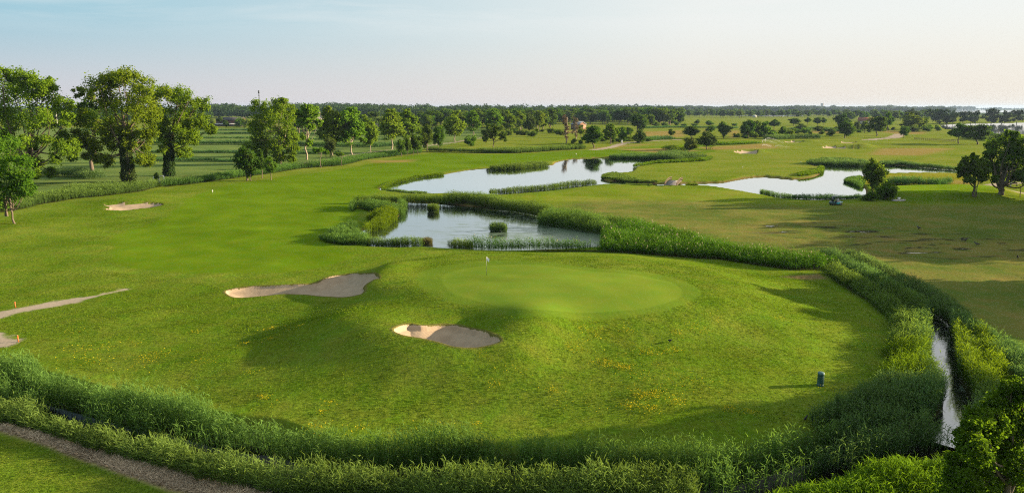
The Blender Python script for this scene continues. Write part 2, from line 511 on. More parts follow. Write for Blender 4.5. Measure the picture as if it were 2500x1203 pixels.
# water outlines
PA = spline(FP('868,582 900,560 940,548 975,532 984,512 962,500 1000,494 1100,500 1200,510 1300,524 1350,545 1420,560 1490,572 1492,602 1300,612 1150,612 1040,604 900,602', POND_Z), 4)
PB = spline(FP('934,465 952,452 1016,436 1080,428 1122,420 1179,413 1339,405 1360,397 1400,389 1496,385 1576,385 1640,380 1718,382 1724,391 1640,396 1598,398 1554,406 1543,417 1528,422 1480,425 1472,433 1474,441 1523,443 1576,448 1624,449 1675,448 1700,448 1700,455 1640,455 1580,454 1520,453 1464,452 1336,467 1224,476 1112,472 1026,472', POND_Z), 3)
PC = spline(FP('1660,449 1730,447 1774,445 1818,436 1858,432 1891,434 1935,438 1975,435 2004,426 2010,409 1985,404 2000,401 2060,404 2107,405 2157,404 2249,408 2340,416 2348,422 2269,422 2157,424 2112,430 2068,437 2066,444 2097,452 2108,462 2110,476 2098,485 2062,489 1975,489 1937,486 1900,484 1829,470 1774,461 1719,455 1660,454', POND_Z), 3)
LAG = FP('2300,305 2389,302 2500,300 2900,299 2900,330 2500,327 2416,327 2370,322 2309,314', -0.3)
SEA = FP('2300,270 2319,267.2 2500,268.5 3200,268 3200,275 2500,275 2310,276', -0.3)
STRIPS = [FP('2170,276 2290,275.6 2290,277.4 2170,277.6', -0.3), FP('2055,277 2092,276.6 2092,278.3 2055,278.6', -0.3), FP('1795,282 1960,282 1960,284.5 1795,284.5', -0.3)]
BUNK = dict(
    left=Wp(div('722,1061 770,1048 722,1027 800,1015 900,1012 1010,1010 1110,1018 1140,1030 1060,1047 980,1056 880,1068 790,1067', 2.864, 0, 140), 0.0),
    middle=Wp(div('150,410 250,385 380,370 600,362 820,350 920,310 1050,283 1170,275 1330,293 1290,322 1225,365 1222,405 1180,437 1050,457 900,450 760,437 600,432 450,447 280,460 195,450', 3.125, 500, 580), -0.05),
    front=Wp(div('1428,705 1460,678 1560,658 1650,672 1800,662 1950,672 2100,707 2220,748 2262,785 2190,818 2050,842 1900,834 1780,799 1650,769 1500,743', 3.125, 500, 580), -0.05),
    far=Wp('1790,370 1812,366 1846,367 1849,372 1843,375 1815,375', 0.0),
    distant=Wp('2008,358 2030,355.5 2095,357 2092,361 2050,362.5 2015,361.5', 0.0),
    thin=Wp('1912,345 1935,343.3 1972,344 1970,346.3 1930,347', 0.0),
    low=Wp('2042,346.5 2062,345.3 2090,346 2088,347.6 2055,348', 0.0))
BUNK = {k: spline(v, 4) for k, v in BUNK.items()}
BDEPTH = dict(left=(.75, 3.5), middle=(.75, 2.0), front=(1.15, 2.6), far=(1.0, 5), distant=(1.2, 8), thin=(1.0, 7), low=(.8, 6))

# ---------------------------------------------------------------- reed beds: footprint from the foot of the bed and the far edge of its top
def unit2(v):
    return v / np.maximum(np.linalg.norm(v, axis=1, keepdims=True), 1e-9)

def bed_poly(front, top, h, foot):
    f = FP(front, foot); t = FP(top, foot + h)
    fa, fr = np.arctan2(f[:, 0], f[:, 1]), np.hypot(f[:, 0], f[:, 1])
    ta, tr = np.arctan2(t[:, 0], t[:, 1]), np.hypot(t[:, 0], t[:, 1])
    if (np.diff(fa) < 0).any():
        return np.vstack([f, t[::-1]])
    o = np.argsort(fa); need = np.interp(ta, fa[o], fr[o]) + np.maximum(1.1, .012 * tr)
    t = t * (np.maximum(tr, need) / tr)[:, None]
    return np.vstack([f, t[::-1]])

BEDS = []   # (name, polygon, height, stems per m2, leaf scale, label, look)
def bed(name, front, top, h, dens, ls, label, look='green', wob=.25, foot=-.35):
    BEDS.append((name, bed_poly(front, top, h, foot), h, dens, ls, label, look, wob, foot))

bed('reed_bed', '-120,985 0,1000 112,1012 187,1024 262,1058 346,1072 487,1104 600,1116 700,1150 790,1176 888,1182 984,1172 1100,1166 1230,1176 1368,1188 1500,1200 1660,1216 1760,1220 1850,1200 1906,1186 1980,1164 2040,1136',
    '-120,848 0,866 61,862 112,893 201,916 281,930 389,942 468,968 529,986 609,1012 702,1030 800,1044 900,1052 1016,1054 1100,1068 1208,1058 1320,1054 1400,1060 1530,1072 1676,1078 1800,1072 1860,1060 1930,1044 2040,1020', 2.6, 38, 1.0, 'long green reed bed lining the far side of the foreground ditch', wob=.32, foot=-.9)
bed('reed_bed', '-120,1018 0,1041 117,1069 154,1086 248,1115 365,1145 468,1172 500,1188 655,1214 760,1225 800,1225',
    '-120,950 0,978 51,974 117,1000 206,1028 257,1048 290,1058 337,1056 421,1052 478,1086 500,1112 529,1104 609,1117 669,1145 693,1170 768,1178 880,1190', 1.65, 28, 1.0, 'row of lower reeds between the foreground ditch and the strip of cut straw', wob=.5, foot=-.4)
bed('reed_bed', '800,1235 1000,1240 1300,1245 1560,1245 1690,1240', '880,1190 984,1166 1042,1150 1099,1143 1176,1146 1272,1150 1400,1166 1509,1172 1593,1193 1680,1210', 2.0, 30, 1.0, 'bright reed clump at the bottom edge in front of the dark ditch water', foot=-.6)
bed('reed_bed', '2060,1140 2150,1118 2230,1098 2296,1087 2318,1052 2331,1002 2300,978 2292,960 2170,958 2104,996 2060,1020 1990,1052', '1930,1066 2010,1044 2104,990 2170,962 2240,940 2288,942 2326,985', 2.0, 26, 1.0, 'dense shaded reeds on the inner bend where ditch and canal meet', 'blue')
bed('reed_bed', '2168,955 2230,952 2292,948 2288,905 2286,872 2200,868 2160,880', '2160,880 2200,852 2284,866', 1.9, 18, 1.0, 'block of yellow green reeds beside the narrow canal, below the bench bend', 'lit')
bed('reed_bed', '2015,677 2062,706 2127,750 2174,790 2190,838 2176,862 2285,858 2278,812 2284,792 2236,757 2190,728 2130,698', '2048,638 2090,660 2140,690 2212,735 2284,775 2288,800', 1.9, 14, 1.1, 'reed hedge along the left bank of the canal near the putting green', foot=-.3)
bed('reed_bed', '2306,800 2308,846 2320,878 2322,921 2342,968 2370,1000 2420,960 2440,930 2424,880 2390,830', '2312,776 2333,766 2366,792 2384,840 2416,892 2430,936', 2.0, 16, 1.1, 'sunlit reeds along the right bank of the canal', 'lit')
bed('reed_bed', '2060,662 2120,698 2190,742 2262,796 2320,815 2390,850 2460,915 2540,985', '2078,634 2128,648 2207,698 2268,728 2362,764 2455,816 2540,860', 1.6, 10, 1.2, 'dark reed row between the canal and the brown damp field', 'blue', foot=-.3)
bed('reed_bed', '1153,612 1272,618 1400,624 1496,627 1620,637 1752,645 1840,659 1928,671 1995,668 2036,655',
    '1150,588 1272,588 1400,588 1474,590 1477,548 1545,530 1620,545 1708,568 1796,590 1928,605 2016,614 2034,634', 2.1, 9, 1.3, 'broad tall reed bed with pale plumes right of the near pond', 'plume')
bed('reed_bed', '1318,552 1360,556 1413,565 1477,574 1490,560', '1326,512 1349,502 1420,512 1464,521 1560,528 1575,540', 2.2, 11, 1.3, 'reeds jutting out at the right end of the near pond')
bed('reed_bed', '981,499 1060,500 1144,502 1240,518 1317,530 1345,540', '869,487 904,480 926,476 1003,474 1080,474 1118,467 1176,470 1214,478 1272,486 1346,498', 2.2, 11, 1.3, 'long reed row along the far bank of the near pond')
bed('reed_bed', '862,506 910,521 940,524 984,528 990,510 978,498', '859,497 872,486 930,486 968,492 989,496', 1.9, 10, 1.3, 'reed corner at the upper left of the near pond')
bed('reed_bed', '898,566 932,562 965,540 968,524 930,524 900,542', '897,546 925,520 962,506', 1.7, 12, 1.3, 'bright lime reed tongue reaching into the left of the near pond', 'lit')
bed('reed_bed', '788,590 800,600 840,604 898,602 896,590 868,578 868,560 830,562', '787,570 815,556 845,546 868,548 880,570', 1.5, 12, 1.3, 'rounded reed clump at the left tip of the near pond', 'green')
bed('reed_bed', '901,603 960,604 1029,602', '901,582 960,580 1029,585', 1.2, 14, 1.2, 'short straight reed fringe on the front bank of the near pond')
bed('reed_bed', '1099,606 1150,610', '1110,584 1148,588', 1.3, 12, 1.2, 'small pale reed tuft beside the gap in the front bank of the near pond')
bed('reed_island', '1051,519 1067,519', '1050,494 1066,494', 1.7, 26, 1.2, 'slim reed tuft standing alone in the back of the near pond')
bed('reed_island', '1203,566 1233,566', '1204,547 1231,547', 1.4, 26, 1.2, 'round reed tuft standing alone in the middle of the near pond', 'blue')
bed('reed_stump', '1037,597 1049,597', '1037,585 1049,585', .9, 26, 1.0, 'small brown dead reed stump at the front edge of the near pond', 'dry')
bed('reed_bed', '1880,1270 2100,1270 2420,1260', '1960,1200 2010,1168 2070,1140 2130,1122 2200,1116 2290,1108 2400,1090', 1.7, 30, 1.0, 'bright bushy reeds at the bottom edge left of the dark ash tree', 'lit', foot=-.4)
CANAL_OPEN = CANAL[:29]
_d = unit2(np.gradient(CANAL, axis=0)); _n = np.stack([-_d[:, 1], _d[:, 0]], 1)
for sgn, lab in ((1, 'shaded reed fringe along one bank of the narrow canal, nearer the putting green'), (-1, 'shaded reed fringe along the outer bank of the narrow canal, nearer the damp field')):
    L_ = CANAL[2:]; n_ = _n[2:]
    # which side is nearer the green is settled by the sign of x
    s_ = sgn * (-1 if (n_[10, 0] > 0) else 1)
    BEDS.append(('reed_bed', np.vstack([L_ + n_ * s_ * .8, (L_ + n_ * s_ * 2.3)[::-1]]), 1.7, 16, 1.1, lab, 'blue', .25, -.5))
# left border of the course
bed('reed_bed', '-60,528 52,512 87,501 175,487 244,480 349,466 384,455', '-60,490 87,471 175,449 244,446 349,444 384,436', 1.7, 7, 1.6, 'reed border left of the fairway below the two ivy clad trees', foot=0)
bed('reed_bed', '400,455 471,449 559,438 650,424 740,410 836,403 908,388 980,379 1028,373', '400,437 471,430 559,418 650,404 740,396 836,383 908,372 980,364 1028,362', 1.6, 5, 1.8, 'reed border left of the fairway behind the small round trees', foot=0)
bed('reed_bed', '1046,370 1160,374 1260,374 1340,369 1430,364', '1050,362 1160,364 1240,360 1320,357 1420,352', 1.8, 4, 2.2, 'reed hedge across the course behind the long middle fairway', foot=0)
# long pond
bed('reed_bed', '1212,416 1270,414 1339,406', '1195,407 1250,399 1330,392', 1.5, 6, 1.8, 'olive reed fringe on the far bank of the long pond')
bed('reed_bed', '936,464 952,453 1016,437 1080,429', '934,455 952,443 1016,428 1080,420', .8, 8, 1.6, 'low yellow reed edge at the left end of the long pond', 'lit')
bed('reed_bed', '940,466 1000,474 1040,476', '950,463 1000,469 1040,472', .6, 9, 1.5, 'thin sedge strip on the near left bank of the long pond')
bed('reed_bed', '1200,478 1272,470 1336,465 1400,456 1455,452', '1200,466 1272,457 1340,449 1406,442 1450,447', 1.3, 8, 1.6, 'reed fringe on the near right bank of the long pond')
bed('reed_bed', '1490,388 1560,389 1600,392 1640,394', '1490,377 1530,374 1590,374 1620,371', 1.5, 4, 2.2, 'dark reeds along the far right arm of the long pond', 'blue')
bed('reed_bed', '1600,392 1650,396 1715,390', '1610,372 1650,367 1700,374 1725,380', 2.6, 4, 2.4, 'tall dark reed mound at the right end of the long pond', 'blue')
bed('reed_bed', '1550,410 1598,402 1660,398 1722,394 1738,388', '1550,402 1598,394 1660,390 1722,384 1736,380', 1.2, 6, 2.0, 'reed fringe on the near side of the right arm of the long pond', 'lit')
bed('reed_bed', '1472,438 1500,442 1540,446 1600,449', '1474,424 1500,420 1520,425 1560,438 1600,443', .8, 7, 1.8, 'low reeds round the tip of the grass tongue in the long pond')
bed('reed_bed', '1530,455 1562,456 1590,455', '1530,450 1562,450 1590,450', .5, 8, 1.5, 'sedge strip in front of the channel left of the footbridge')
bed('reed_bed', '1678,456 1700,456', '1680,449 1698,449', .8, 10, 1.5, 'small green tuft by the water right of the footbridge', 'lit')
# right pond
bed('reed_bed', '1952,434 1975,432 2006,424 2010,412', '1950,420 1975,416 2000,412 2000,405', 1.1, 6, 1.8, 'bright reed tongue on the left of the right hand pond', 'lit')
bed('reed_bed', '1972,403 2040,406 2107,407 2122,406', '1975,390 2020,384 2060,385 2110,388', 1.6, 4, 2.2, 'dark reed row along the far bank of the right hand pond', 'blue')
bed('reed_bed', '2152,405 2200,405 2249,409 2300,413 2336,417', '2152,392 2200,392 2249,400 2300,406 2336,412', 1.2, 4, 2.2, 'dark reed row on the far bank behind the dark poplar by the pond', 'blue')
bed('reed_bed', '2150,456 2220,458 2290,458 2322,452', '2150,436 2210,432 2260,438 2310,435 2320,444', 2.2, 6, 1.8, 'dense dark hedge of reeds beside the flowering meadow', 'blue')
bed('reed_bed', '2064,446 2085,452 2102,460', '2068,432 2100,428 2110,440', 1.0, 8, 1.6, 'reeds round the tip of the small peninsula in the right hand pond')
bed('reed_bed', '1860,472 1900,482 1940,488', '1860,467 1900,473 1934,478', .8, 7, 1.6, 'thin reed fringe on the near left bank of the right hand pond')
bed('reed_bed', '1940,489 1975,492 2062,492 2100,488', '1945,480 1985,476 2035,475 2065,480 2098,477', 1.2, 9, 1.5, 'reed fringe behind the golf cart on the near bank of the right hand pond', 'blue')

STRAW = Wp('-120,1012 0,1038 117,1064 248,1110 365,1139 468,1167 655,1208 655,1228 420,1194 328,1162 234,1129 94,1077 0,1049 -120,1024')
MARSH = Wp('-500,540 52,500 200,478 384,446 500,430 700,408 900,378 1040,362 1180,335 1190,312 300,312 -500,312')
FAIR = spline(Wp('265,600 300,650 450,668 640,668 760,655 850,625 800,600 790,570 870,530 870,490 920,470 935,450 1016,428 1080,420 1200,406 1330,395 1450,384 1600,376 1740,372 1720,352 1560,360 1400,368 1200,377 1050,375 960,388 840,412 700,430 560,452 470,480 430,510 380,545 310,565'), 4)
GREEN = spline(Wp('1080,690 1090,668 1170,650 1300,645 1420,660 1560,672 1640,690 1666,715 1640,735 1560,755 1400,762 1280,755 1180,738 1105,715'), 5)
COLLAR = spline(Wp('1020,690 1030,664 1110,645 1220,636 1330,640 1450,655 1600,668 1690,695 1705,720 1650,748 1560,768 1400,778 1270,770 1160,750 1060,722'), 5)
FIELD = spline(Wp('1350,505 1545,545 1800,605 2030,648 2130,662 2270,740 2500,850 2900,960 3000,470 2700,480 2500,500 2200,500 2050,505 1860,500 1650,490 1480,490'), 3)
WET = spline(Wp('1850,560 1930,540 2050,545 2200,560 2420,575 2560,600 2480,640 2250,630 2120,640 2020,635 1950,600'), 4)
MID = spline(Wp('1000,470 1250,480 1480,452 1640,455 1830,470 1940,490 2120,492 2400,500 2100,500 1860,498 1600,498 1400,505 1250,485'), 3)
MEADOW = Wp('2060,425 2330,422 2420,440 2320,452 2150,450 2080,448')
PATHS = [(spline(Wp('-80,792 0,768 100,748 180,734'), 5, False), 1.0), (spline(Wp('150,740 200,729 240,721 300,707'), 5, False), .35), (Wp('-80,800 -40,822 0,836'), 1.2),
         (spline(Wp('700,402 780,390 850,379 910,370 990,360 1060,352 1120,345 1200,332'), 5, False), 1.6),
         (spline(Wp('1450,366 1490,360 1525,350 1570,346 1620,343 1690,340'), 5, False), 2.2),
         (spline(Wp('2560,472 2480,468 2440,462 2420,455 2445,449 2500,446 2600,444'), 5, False), 1.6),
         (spline(Wp('2118,342 2140,340 2180,336 2200,327'), 5, False), 4.0)]
TAN = [Wp(s) for s in ('1568,322 1668,318 1672,333 1640,336 1570,336', '1718,318 1728,316 1730,325 1718,325', '1780,320 1806,318 1800,334 1785,338', '1975,320 2060,321 2050,326 1975,325',
                       '2150,318 2262,322 2255,327 2200,328 2150,322', '1500,364 1640,362 1720,368 1600,373', '900,392 1010,390 1000,396 920,398', '1700,360 1880,350 1900,362 1740,366',
                       '2150,362 2330,362 2250,380 2120,378', '2310,440 2380,442 2370,450 2320,447', '1445,362 1560,352 1600,352 1480,362', '1405,318 1440,316 1440,324 1360,326')]
BARE = [Wp(s) for s in ('1905,676 2000,668 2018,680 1960,682', '2090,957 2122,953 2118,972 2094,972')]

# polar sheet whose rows and columns are finest where the ground is near
dep = np.concatenate([[88, 80, 70, 60, 50, 44], np.arange(40.0, 21.0, -0.05), np.arange(21.0, 13.0, -0.02), np.arange(13.0, 7.0, -0.03), np.arange(7.0, 0.1, -0.05)])
rad = np.concatenate([CAM_H / np.tan(np.radians(dep)), [17000.0]])
az = np.concatenate([np.arange(-41.5, 41.5, 0.065), np.arange(41.5, 318.5, 1.5)])
NR, NA = len(rad), len(az)
azr = np.radians(az)
GX = rad[:, None] * np.sin(azr)[None]
GY = rad[:, None] * np.cos(azr)[None]
gx, gy = GX.ravel(), GY.ravel()
gh = H0(gx, gy)
m_marsh = smooth(-4, 4, sdf(gx, gy, MARSH))
gh -= 0.35 * m_marsh
wet_sd = np.maximum.reduce([sdf(gx, gy, P) for P in (PA, PB, PC)])
def dig(h, sd, level, deep, bank):
    inside = level - 0.12 - deep * smooth(0, 2.5, sd)
    t = smooth(-bank, 0.0, sd)
    return np.where(sd > 0, inside, h * (1 - t) + (level - 0.12) * t)
gh = dig(gh, wet_sd, POND_Z, 0.8, 1.2)
for P in [LAG, SEA] + STRIPS:
    sd = sdf(gx, gy, P, 40)
    gh = np.where(sd > -3, np.minimum(gh, -0.6), gh)
dd = 1.25 - pldist(gx, gy, DITCH, 12)
gh = dig(gh, dd, DITCH_Z, 0.5, 2.2)
dc = 0.75 - pldist(gx, gy, CANAL, 12)
gh = np.minimum(gh, dig(gh, dc, CANAL_Z, 0.4, 1.3))
bsd = {k: sdf(gx, gy, P, 8) for k, P in BUNK.items()}
for k, s in bsd.items():
    dpt, wdt = BDEPTH[k]
    gh = np.where(s > 0, gh - dpt * (.35 * smooth(0, .45, s) + .65 * smooth(0, wdt, s)), gh)
# straw swath lies a little proud
straw_sd = sdf(gx, gy, STRAW, 6)

def blend(c, col, w):
    return c * (1 - w[:, None]) + np.array(col) * w[:, None]
N = len(gx); gr = np.hypot(gx, gy)
col = np.tile(np.array((.090, .148, .009)), (N, 1))
det = np.zeros((N, 3)); det[:, 0] = .95; det[:, 1] = .42
farw = smooth(150, 260, gr)
col = blend(col, (.125, .175, .014), farw); det[:, 1] = .25 + .25 * farw; det[:, 0] -= .45 * farw
w = smooth(1500, 2600, gr); col = blend(col, (.05, .075, .03), w); det[:, 1] *= 1 - w
def setdet(w, r=None, g=None, b=None):
    for i, v in enumerate((r, g, b)):
        if v is not None:
            det[:, i] = det[:, i] * (1 - w) + v * w
w = smooth(-3, 3, sdf(gx, gy, MID)); col = blend(col, (.125, .180, .012), w); setdet(w, .45, .45)
w = smooth(-5, 5, sdf(gx, gy, FIELD)); col = blend(col, (.095, .130, .024), w); setdet(w, .6, .72)
w = smooth(-6, 6, sdf(gx, gy, WET)); setdet(w, .6, .95, 1.0)
w = m_marsh; col = blend(col, (.100, .155, .040), w); setdet(w, .65, .2)
w = smooth(-.5, .5, sdf(gx, gy, FAIR) + 1.2 * fbm(gx / 7, gy / 7, 51)) * (1 - smooth(-1.0, 0, wet_sd)); col = blend(col, (.086, .150, .006), w); setdet(w, .28, .06)
w = smooth(-.3, .3, sdf(gx, gy, COLLAR)); col = blend(col, (.100, .160, .014), w); setdet(w, .35, .05)
w = smooth(-.18, .18, sdf(gx, gy, GREEN)); col = blend(col, (.124, .190, .018), w); setdet(w, .14, .1)
w = smooth(-2, 2, sdf(gx, gy, TEE)); col = blend(col, (.12, .20, .008), w); setdet(w, .25, .1)
w = smooth(-3, 3, sdf(gx, gy, MEADOW)); col = blend(col, (.17, .175, .012), w); setdet(w, .6, .3)
for P in TAN:
    w = smooth(-4, 4, sdf(gx, gy, P)) * .75; col = blend(col, (.25, .165, .06), w)
for P in BARE:
    w = smooth(-.6, .6, sdf(gx, gy, P)) * .9; col = blend(col, (.17, .12, .06), w)
pm = np.zeros(N)
for P, hw in PATHS:
    d = pldist(gx, gy, P, 14)
    edge = .55 * fbm(gx / 1.1, gy / 1.1, 21)
    w = smooth(hw + .45, hw - .25, d + edge); pm = np.maximum(pm, w)
    col = blend(col, (.30, .25, .19), w); setdet(w, .25, 0, 0)
w = smooth(-.5, .3, straw_sd); col = blend(col, (.42, .30, .175), w); setdet(w, 1.0, 0)
w = smooth(-1.3, -.2, wet_sd); col = blend(col, (.13, .075, .045), w); setdet(w, .5, 0, 0)
w = smooth(-2.2, -.6, np.maximum(dd, dc)); col = blend(col, (.03, .026, .018), w); setdet(w, .5, 0, 0)
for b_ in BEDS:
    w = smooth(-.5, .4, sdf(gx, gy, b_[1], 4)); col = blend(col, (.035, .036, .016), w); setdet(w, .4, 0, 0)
sandm = np.zeros(N)
for k, s in bsd.items():
    lipn = .10 + .10 * fbm(gx / .8, gy / .8, 41); sandm = np.maximum(sandm, (s > lipn).astype(float))
    w = smooth(-.35, -.02, s) * (s < .5)
    col = blend(col, (.10, .085, .03), w * .8)
gverts = np.stack([gx, gy, gh], 1)

def H(x, y):
    """height of the finished ground"""
    x, y = np.asarray(x, float), np.asarray(y, float)
    r = np.clip(np.hypot(x, y), rad[0], rad[-1]); a = np.degrees(np.arctan2(x, y))
    a = np.where(a < -41.5, a + 360, a)
    i = np.clip(np.searchsorted(rad, r) - 1, 0, NR - 2); fi = (r - rad[i]) / (rad[i + 1] - rad[i])
    j = np.clip(np.searchsorted(az, a, 'right') - 1, 0, NA - 1); j2 = (j + 1) % NA
    span = np.where(j2 == 0, 318.5 - az[j], az[j2] - az[j]); fj = np.clip((a - az[j]) / np.maximum(span, 1e-6), 0, 1)
    Z = gh.reshape(NR, NA)
    return (Z[i, j] * (1 - fi) + Z[i + 1, j] * fi) * (1 - fj) + (Z[i, j2] * (1 - fi) + Z[i + 1, j2] * fi) * fj

ii, jj = np.meshgrid(np.arange(NR - 1), np.arange(NA), indexing='ij')
j2 = (jj + 1) % NA
F4 = np.stack([ii * NA + jj, (ii + 1) * NA + jj, (ii + 1) * NA + j2, ii * NA + j2], -1).reshape(-1, 4)[:, ::-1]
fs = sandm[F4].mean(1) > .5
fg = (sdf(gx, gy, GREEN, 3)[F4].mean(1) > 0) & ~fs
fp = (pm[F4].mean(1) > .5) & ~fs & ~fg
fmask = (sdf(gx, gy, FAIR, 5)[F4].mean(1) > 0) & ~fs & ~fg & ~fp & ((wet_sd[F4].mean(1)) < -.6)
TURF, SAND = ground_mat(), sand_mat()
def sub_ground(name, faces, mat, label, cat):
    u, inv = np.unique(faces, return_inverse=True)
    me = make_mesh(name, gverts[u], inv.reshape(-1, 4), mat, {
        'Col': ('FLOAT_COLOR', np.concatenate([col[u], np.ones((len(u), 1))], 1)), 'Det': ('FLOAT_COLOR', np.concatenate([det[u], np.ones((len(u), 1))], 1))}, True)
    return tag(link(name, me), label, cat, kind='structure')
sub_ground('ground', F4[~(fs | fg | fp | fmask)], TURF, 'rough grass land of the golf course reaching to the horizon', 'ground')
sub_ground('fairway', F4[fmask], TURF, 'smooth mown fairway of bright green grass left of the ponds', 'fairway')
sub_ground('putting_green', F4[fg], TURF, 'pale green closely mown putting green around the flagstick', 'putting green')
sub_ground('path', F4[fp], TURF, 'sandy footpaths and gravel tracks through the grass', 'path')
BLAB = dict(left='shallow sand bunker on the far left of the fairway', middle='long curved sand bunker half in shadow left of the putting green', front='round grey sand bunker in front of the putting green',
            far='small distant sand bunker left of the sprinklers', distant='wide shaded sand bunker on the far right fairway', thin='thin bunker below the far green with a white flag',
            low='sliver of a bunker behind the wide shaded one')
bface = {k: (s[F4].mean(1) > -.2) & fs for k, s in bsd.items()}
for k in BUNK:
    sub_ground('sand_bunker', F4[bface[k]], SAND, BLAB[k], 'sand bunker')

# ---------------------------------------------------------------- water
def sheet(name, P, z, mat, label, cat='pond', grow=.5):
    c = P - np.roll(P, 1, 0); c2 = np.roll(P, -1, 0) - P
    t = c / np.maximum(np.linalg.norm(c, axis=1, keepdims=True), 1e-6) + c2 / np.maximum(np.linalg.norm(c2, axis=1, keepdims=True), 1e-6)
    nrm = np.stack([t[:, 1], -t[:, 0]], 1); nrm /= np.maximum(np.linalg.norm(nrm, axis=1, keepdims=True), 1e-6)
    area = 0.5 * np.sum(P[:, 0] * np.roll(P[:, 1], -1) - np.roll(P[:, 0], -1) * P[:, 1])
    Q = P + nrm * grow * np.sign(area)
    bm = bmesh.new()
    vs = [bm.verts.new((a, b, z)) for a, b in Q]
    f = bm.faces.new(vs if area > 0 else vs[::-1]); bmesh.ops.triangulate(bm, faces=[f])
    me = bpy.data.meshes.new(name); bm.to_mesh(me); bm.free(); me.materials.append(mat)
    return tag(link(name, me), label, cat, kind='structure')
def strip_sheet(name, L, hw, z, mat, label, cat):
    d = np.gradient(L, axis=0); nrm = np.stack([-d[:, 1], d[:, 0]], 1); nrm /= np.linalg.norm(nrm, axis=1, keepdims=True)
    a, b = L + nrm * hw, L - nrm * hw; n = len(L)
    V = np.concatenate([np.column_stack([a, np.full(n, z)]), np.column_stack([b, np.full(n, z)])])
    k = np.arange(n - 1); Fq = np.stack([k, k + n, k + n + 1, k + 1], 1)
    return tag(link(name, make_mesh(name, V, Fq, mat)), label, cat, kind='structure')
wa = flat(1440, 585, POND_Z)
WATER_A = water_mat('pond_water_weedy', weed=((float(wa[0]), float(wa[1])), 38.0, .27), ripple=.22, ior=2.0, mirror=.38, weed_scale=(.5, 1.6, 1))
WATER_B = water_mat('pond_water', ripple=.03, ior=2.0, mirror=.62)
WATER_L = water_mat('lagoon_water', deep=(.05, .07, .07), ripple=.05, ior=2.2)
wc = flat(2310, 940, CANAL_Z)
WATER_C = water_mat('canal_water', deep=(.02, .02, .018), weed=((float(wc[0]), float(wc[1])), 40.0, .02), ripple=.25, ior=1.8, mirror=.25)
WATER_D = water_mat('ditch_water', deep=(.006, .006, .005), ripple=.10, ior=1.12)
sheet('pond_water', PA, POND_Z, WATER_A, 'near pond with floating weed behind the putting green')
sheet('pond_water', PB, POND_Z, WATER_B, 'long winding pond in the middle of the course')
sheet('pond_water', PC, POND_Z + .004, WATER_B, 'right hand pond behind the golf cart')
sheet('lagoon_water', LAG, -.3, WATER_L, 'lagoon at the right edge beyond the trees', 'lagoon', 2)
sheet('sea_water', SEA, -.3, WATER_L, 'far strip of sea on the right horizon', 'sea', 2)
for P, t_ in zip(STRIPS, ('thin bright channel left of the pines by the lagoon', 'tiny bright pool in the far salt marsh', 'bright salt marsh channel below the hazy wood')):
    sheet('channel_water', P, -.3, WATER_L, t_, 'channel', 1)
strip_sheet('canal_water', CANAL, 1.3, CANAL_Z, WATER_C, 'narrow weedy canal running between reeds on the right', 'canal')
strip_sheet('ditch_water', DITCH, 2.0, DITCH_Z, WATER_D, 'dark ditch water between the foreground reeds', 'ditch')
# ---------------------------------------------------------------- reeds, grass, flowers (what nobody could count)
def unit(v):
    return v / np.maximum(np.linalg.norm(v, axis=-1, keepdims=True), 1e-9)

def kites(base, along, side, L, Wd, mid=.45, bend=None):
    """leaf blades as 4-cornered kites"""
    a = base
    tip = base + along * L[:, None]
    if bend is not None:
        tip = tip + bend
    m_ = base + (along * L[:, None]) * mid
    l_ = m_ + side * (Wd[:, None] / 2); r_ = m_ - side * (Wd[:, None] / 2)
    V = np.stack([a, l_, tip, r_], 1).reshape(-1, 3)
    n = len(base)
    return V, np.arange(4 * n).reshape(n, 4)

def inside_points(P, n, rng):
    lo, hi = P.min(0), P.max(0)
    pts = np.zeros((0, 2))
    while len(pts) < n:
        q = rng.uniform(lo, hi, (max(n * 2, 100), 2))
        q = q[sdf(q[:, 0], q[:, 1], P, 50) > 0]
        if len(q) == 0:
            break
        pts = np.vstack([pts, q])
    return pts[:n]

def area(P):
    return abs(0.5 * np.sum(P[:, 0] * np.roll(P[:, 1], -1) - np.roll(P[:, 0], -1) * P[:, 1]))

REED = dict(
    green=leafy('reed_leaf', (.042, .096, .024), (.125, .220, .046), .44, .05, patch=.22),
    lit=leafy('reed_leaf_lit', (.055, .115, .010), (.135, .220, .014), .42, .05, patch=.2),  # yellower copy of the reed leaf, sunlit look of bright beds put into colour
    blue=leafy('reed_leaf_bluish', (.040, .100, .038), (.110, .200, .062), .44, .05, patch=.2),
    plume=leafy('reed_leaf_tall', (.038, .088, .012), (.105, .190, .020), .38, .05, patch=.25),
    dry=leafy('reed_leaf_dry', (.08, .085, .035), (.17, .17, .07), .3, .05, patch=.2),
    straw=leafy('straw', (.28, .22, .14), (.60, .49, .34), .2, .05, (1, 1, .9), patch=.2))
PLUME = leafy('reed_plume', (.26, .22, .16), (.5, .44, .34), .4, .05, (1, 1, .9))

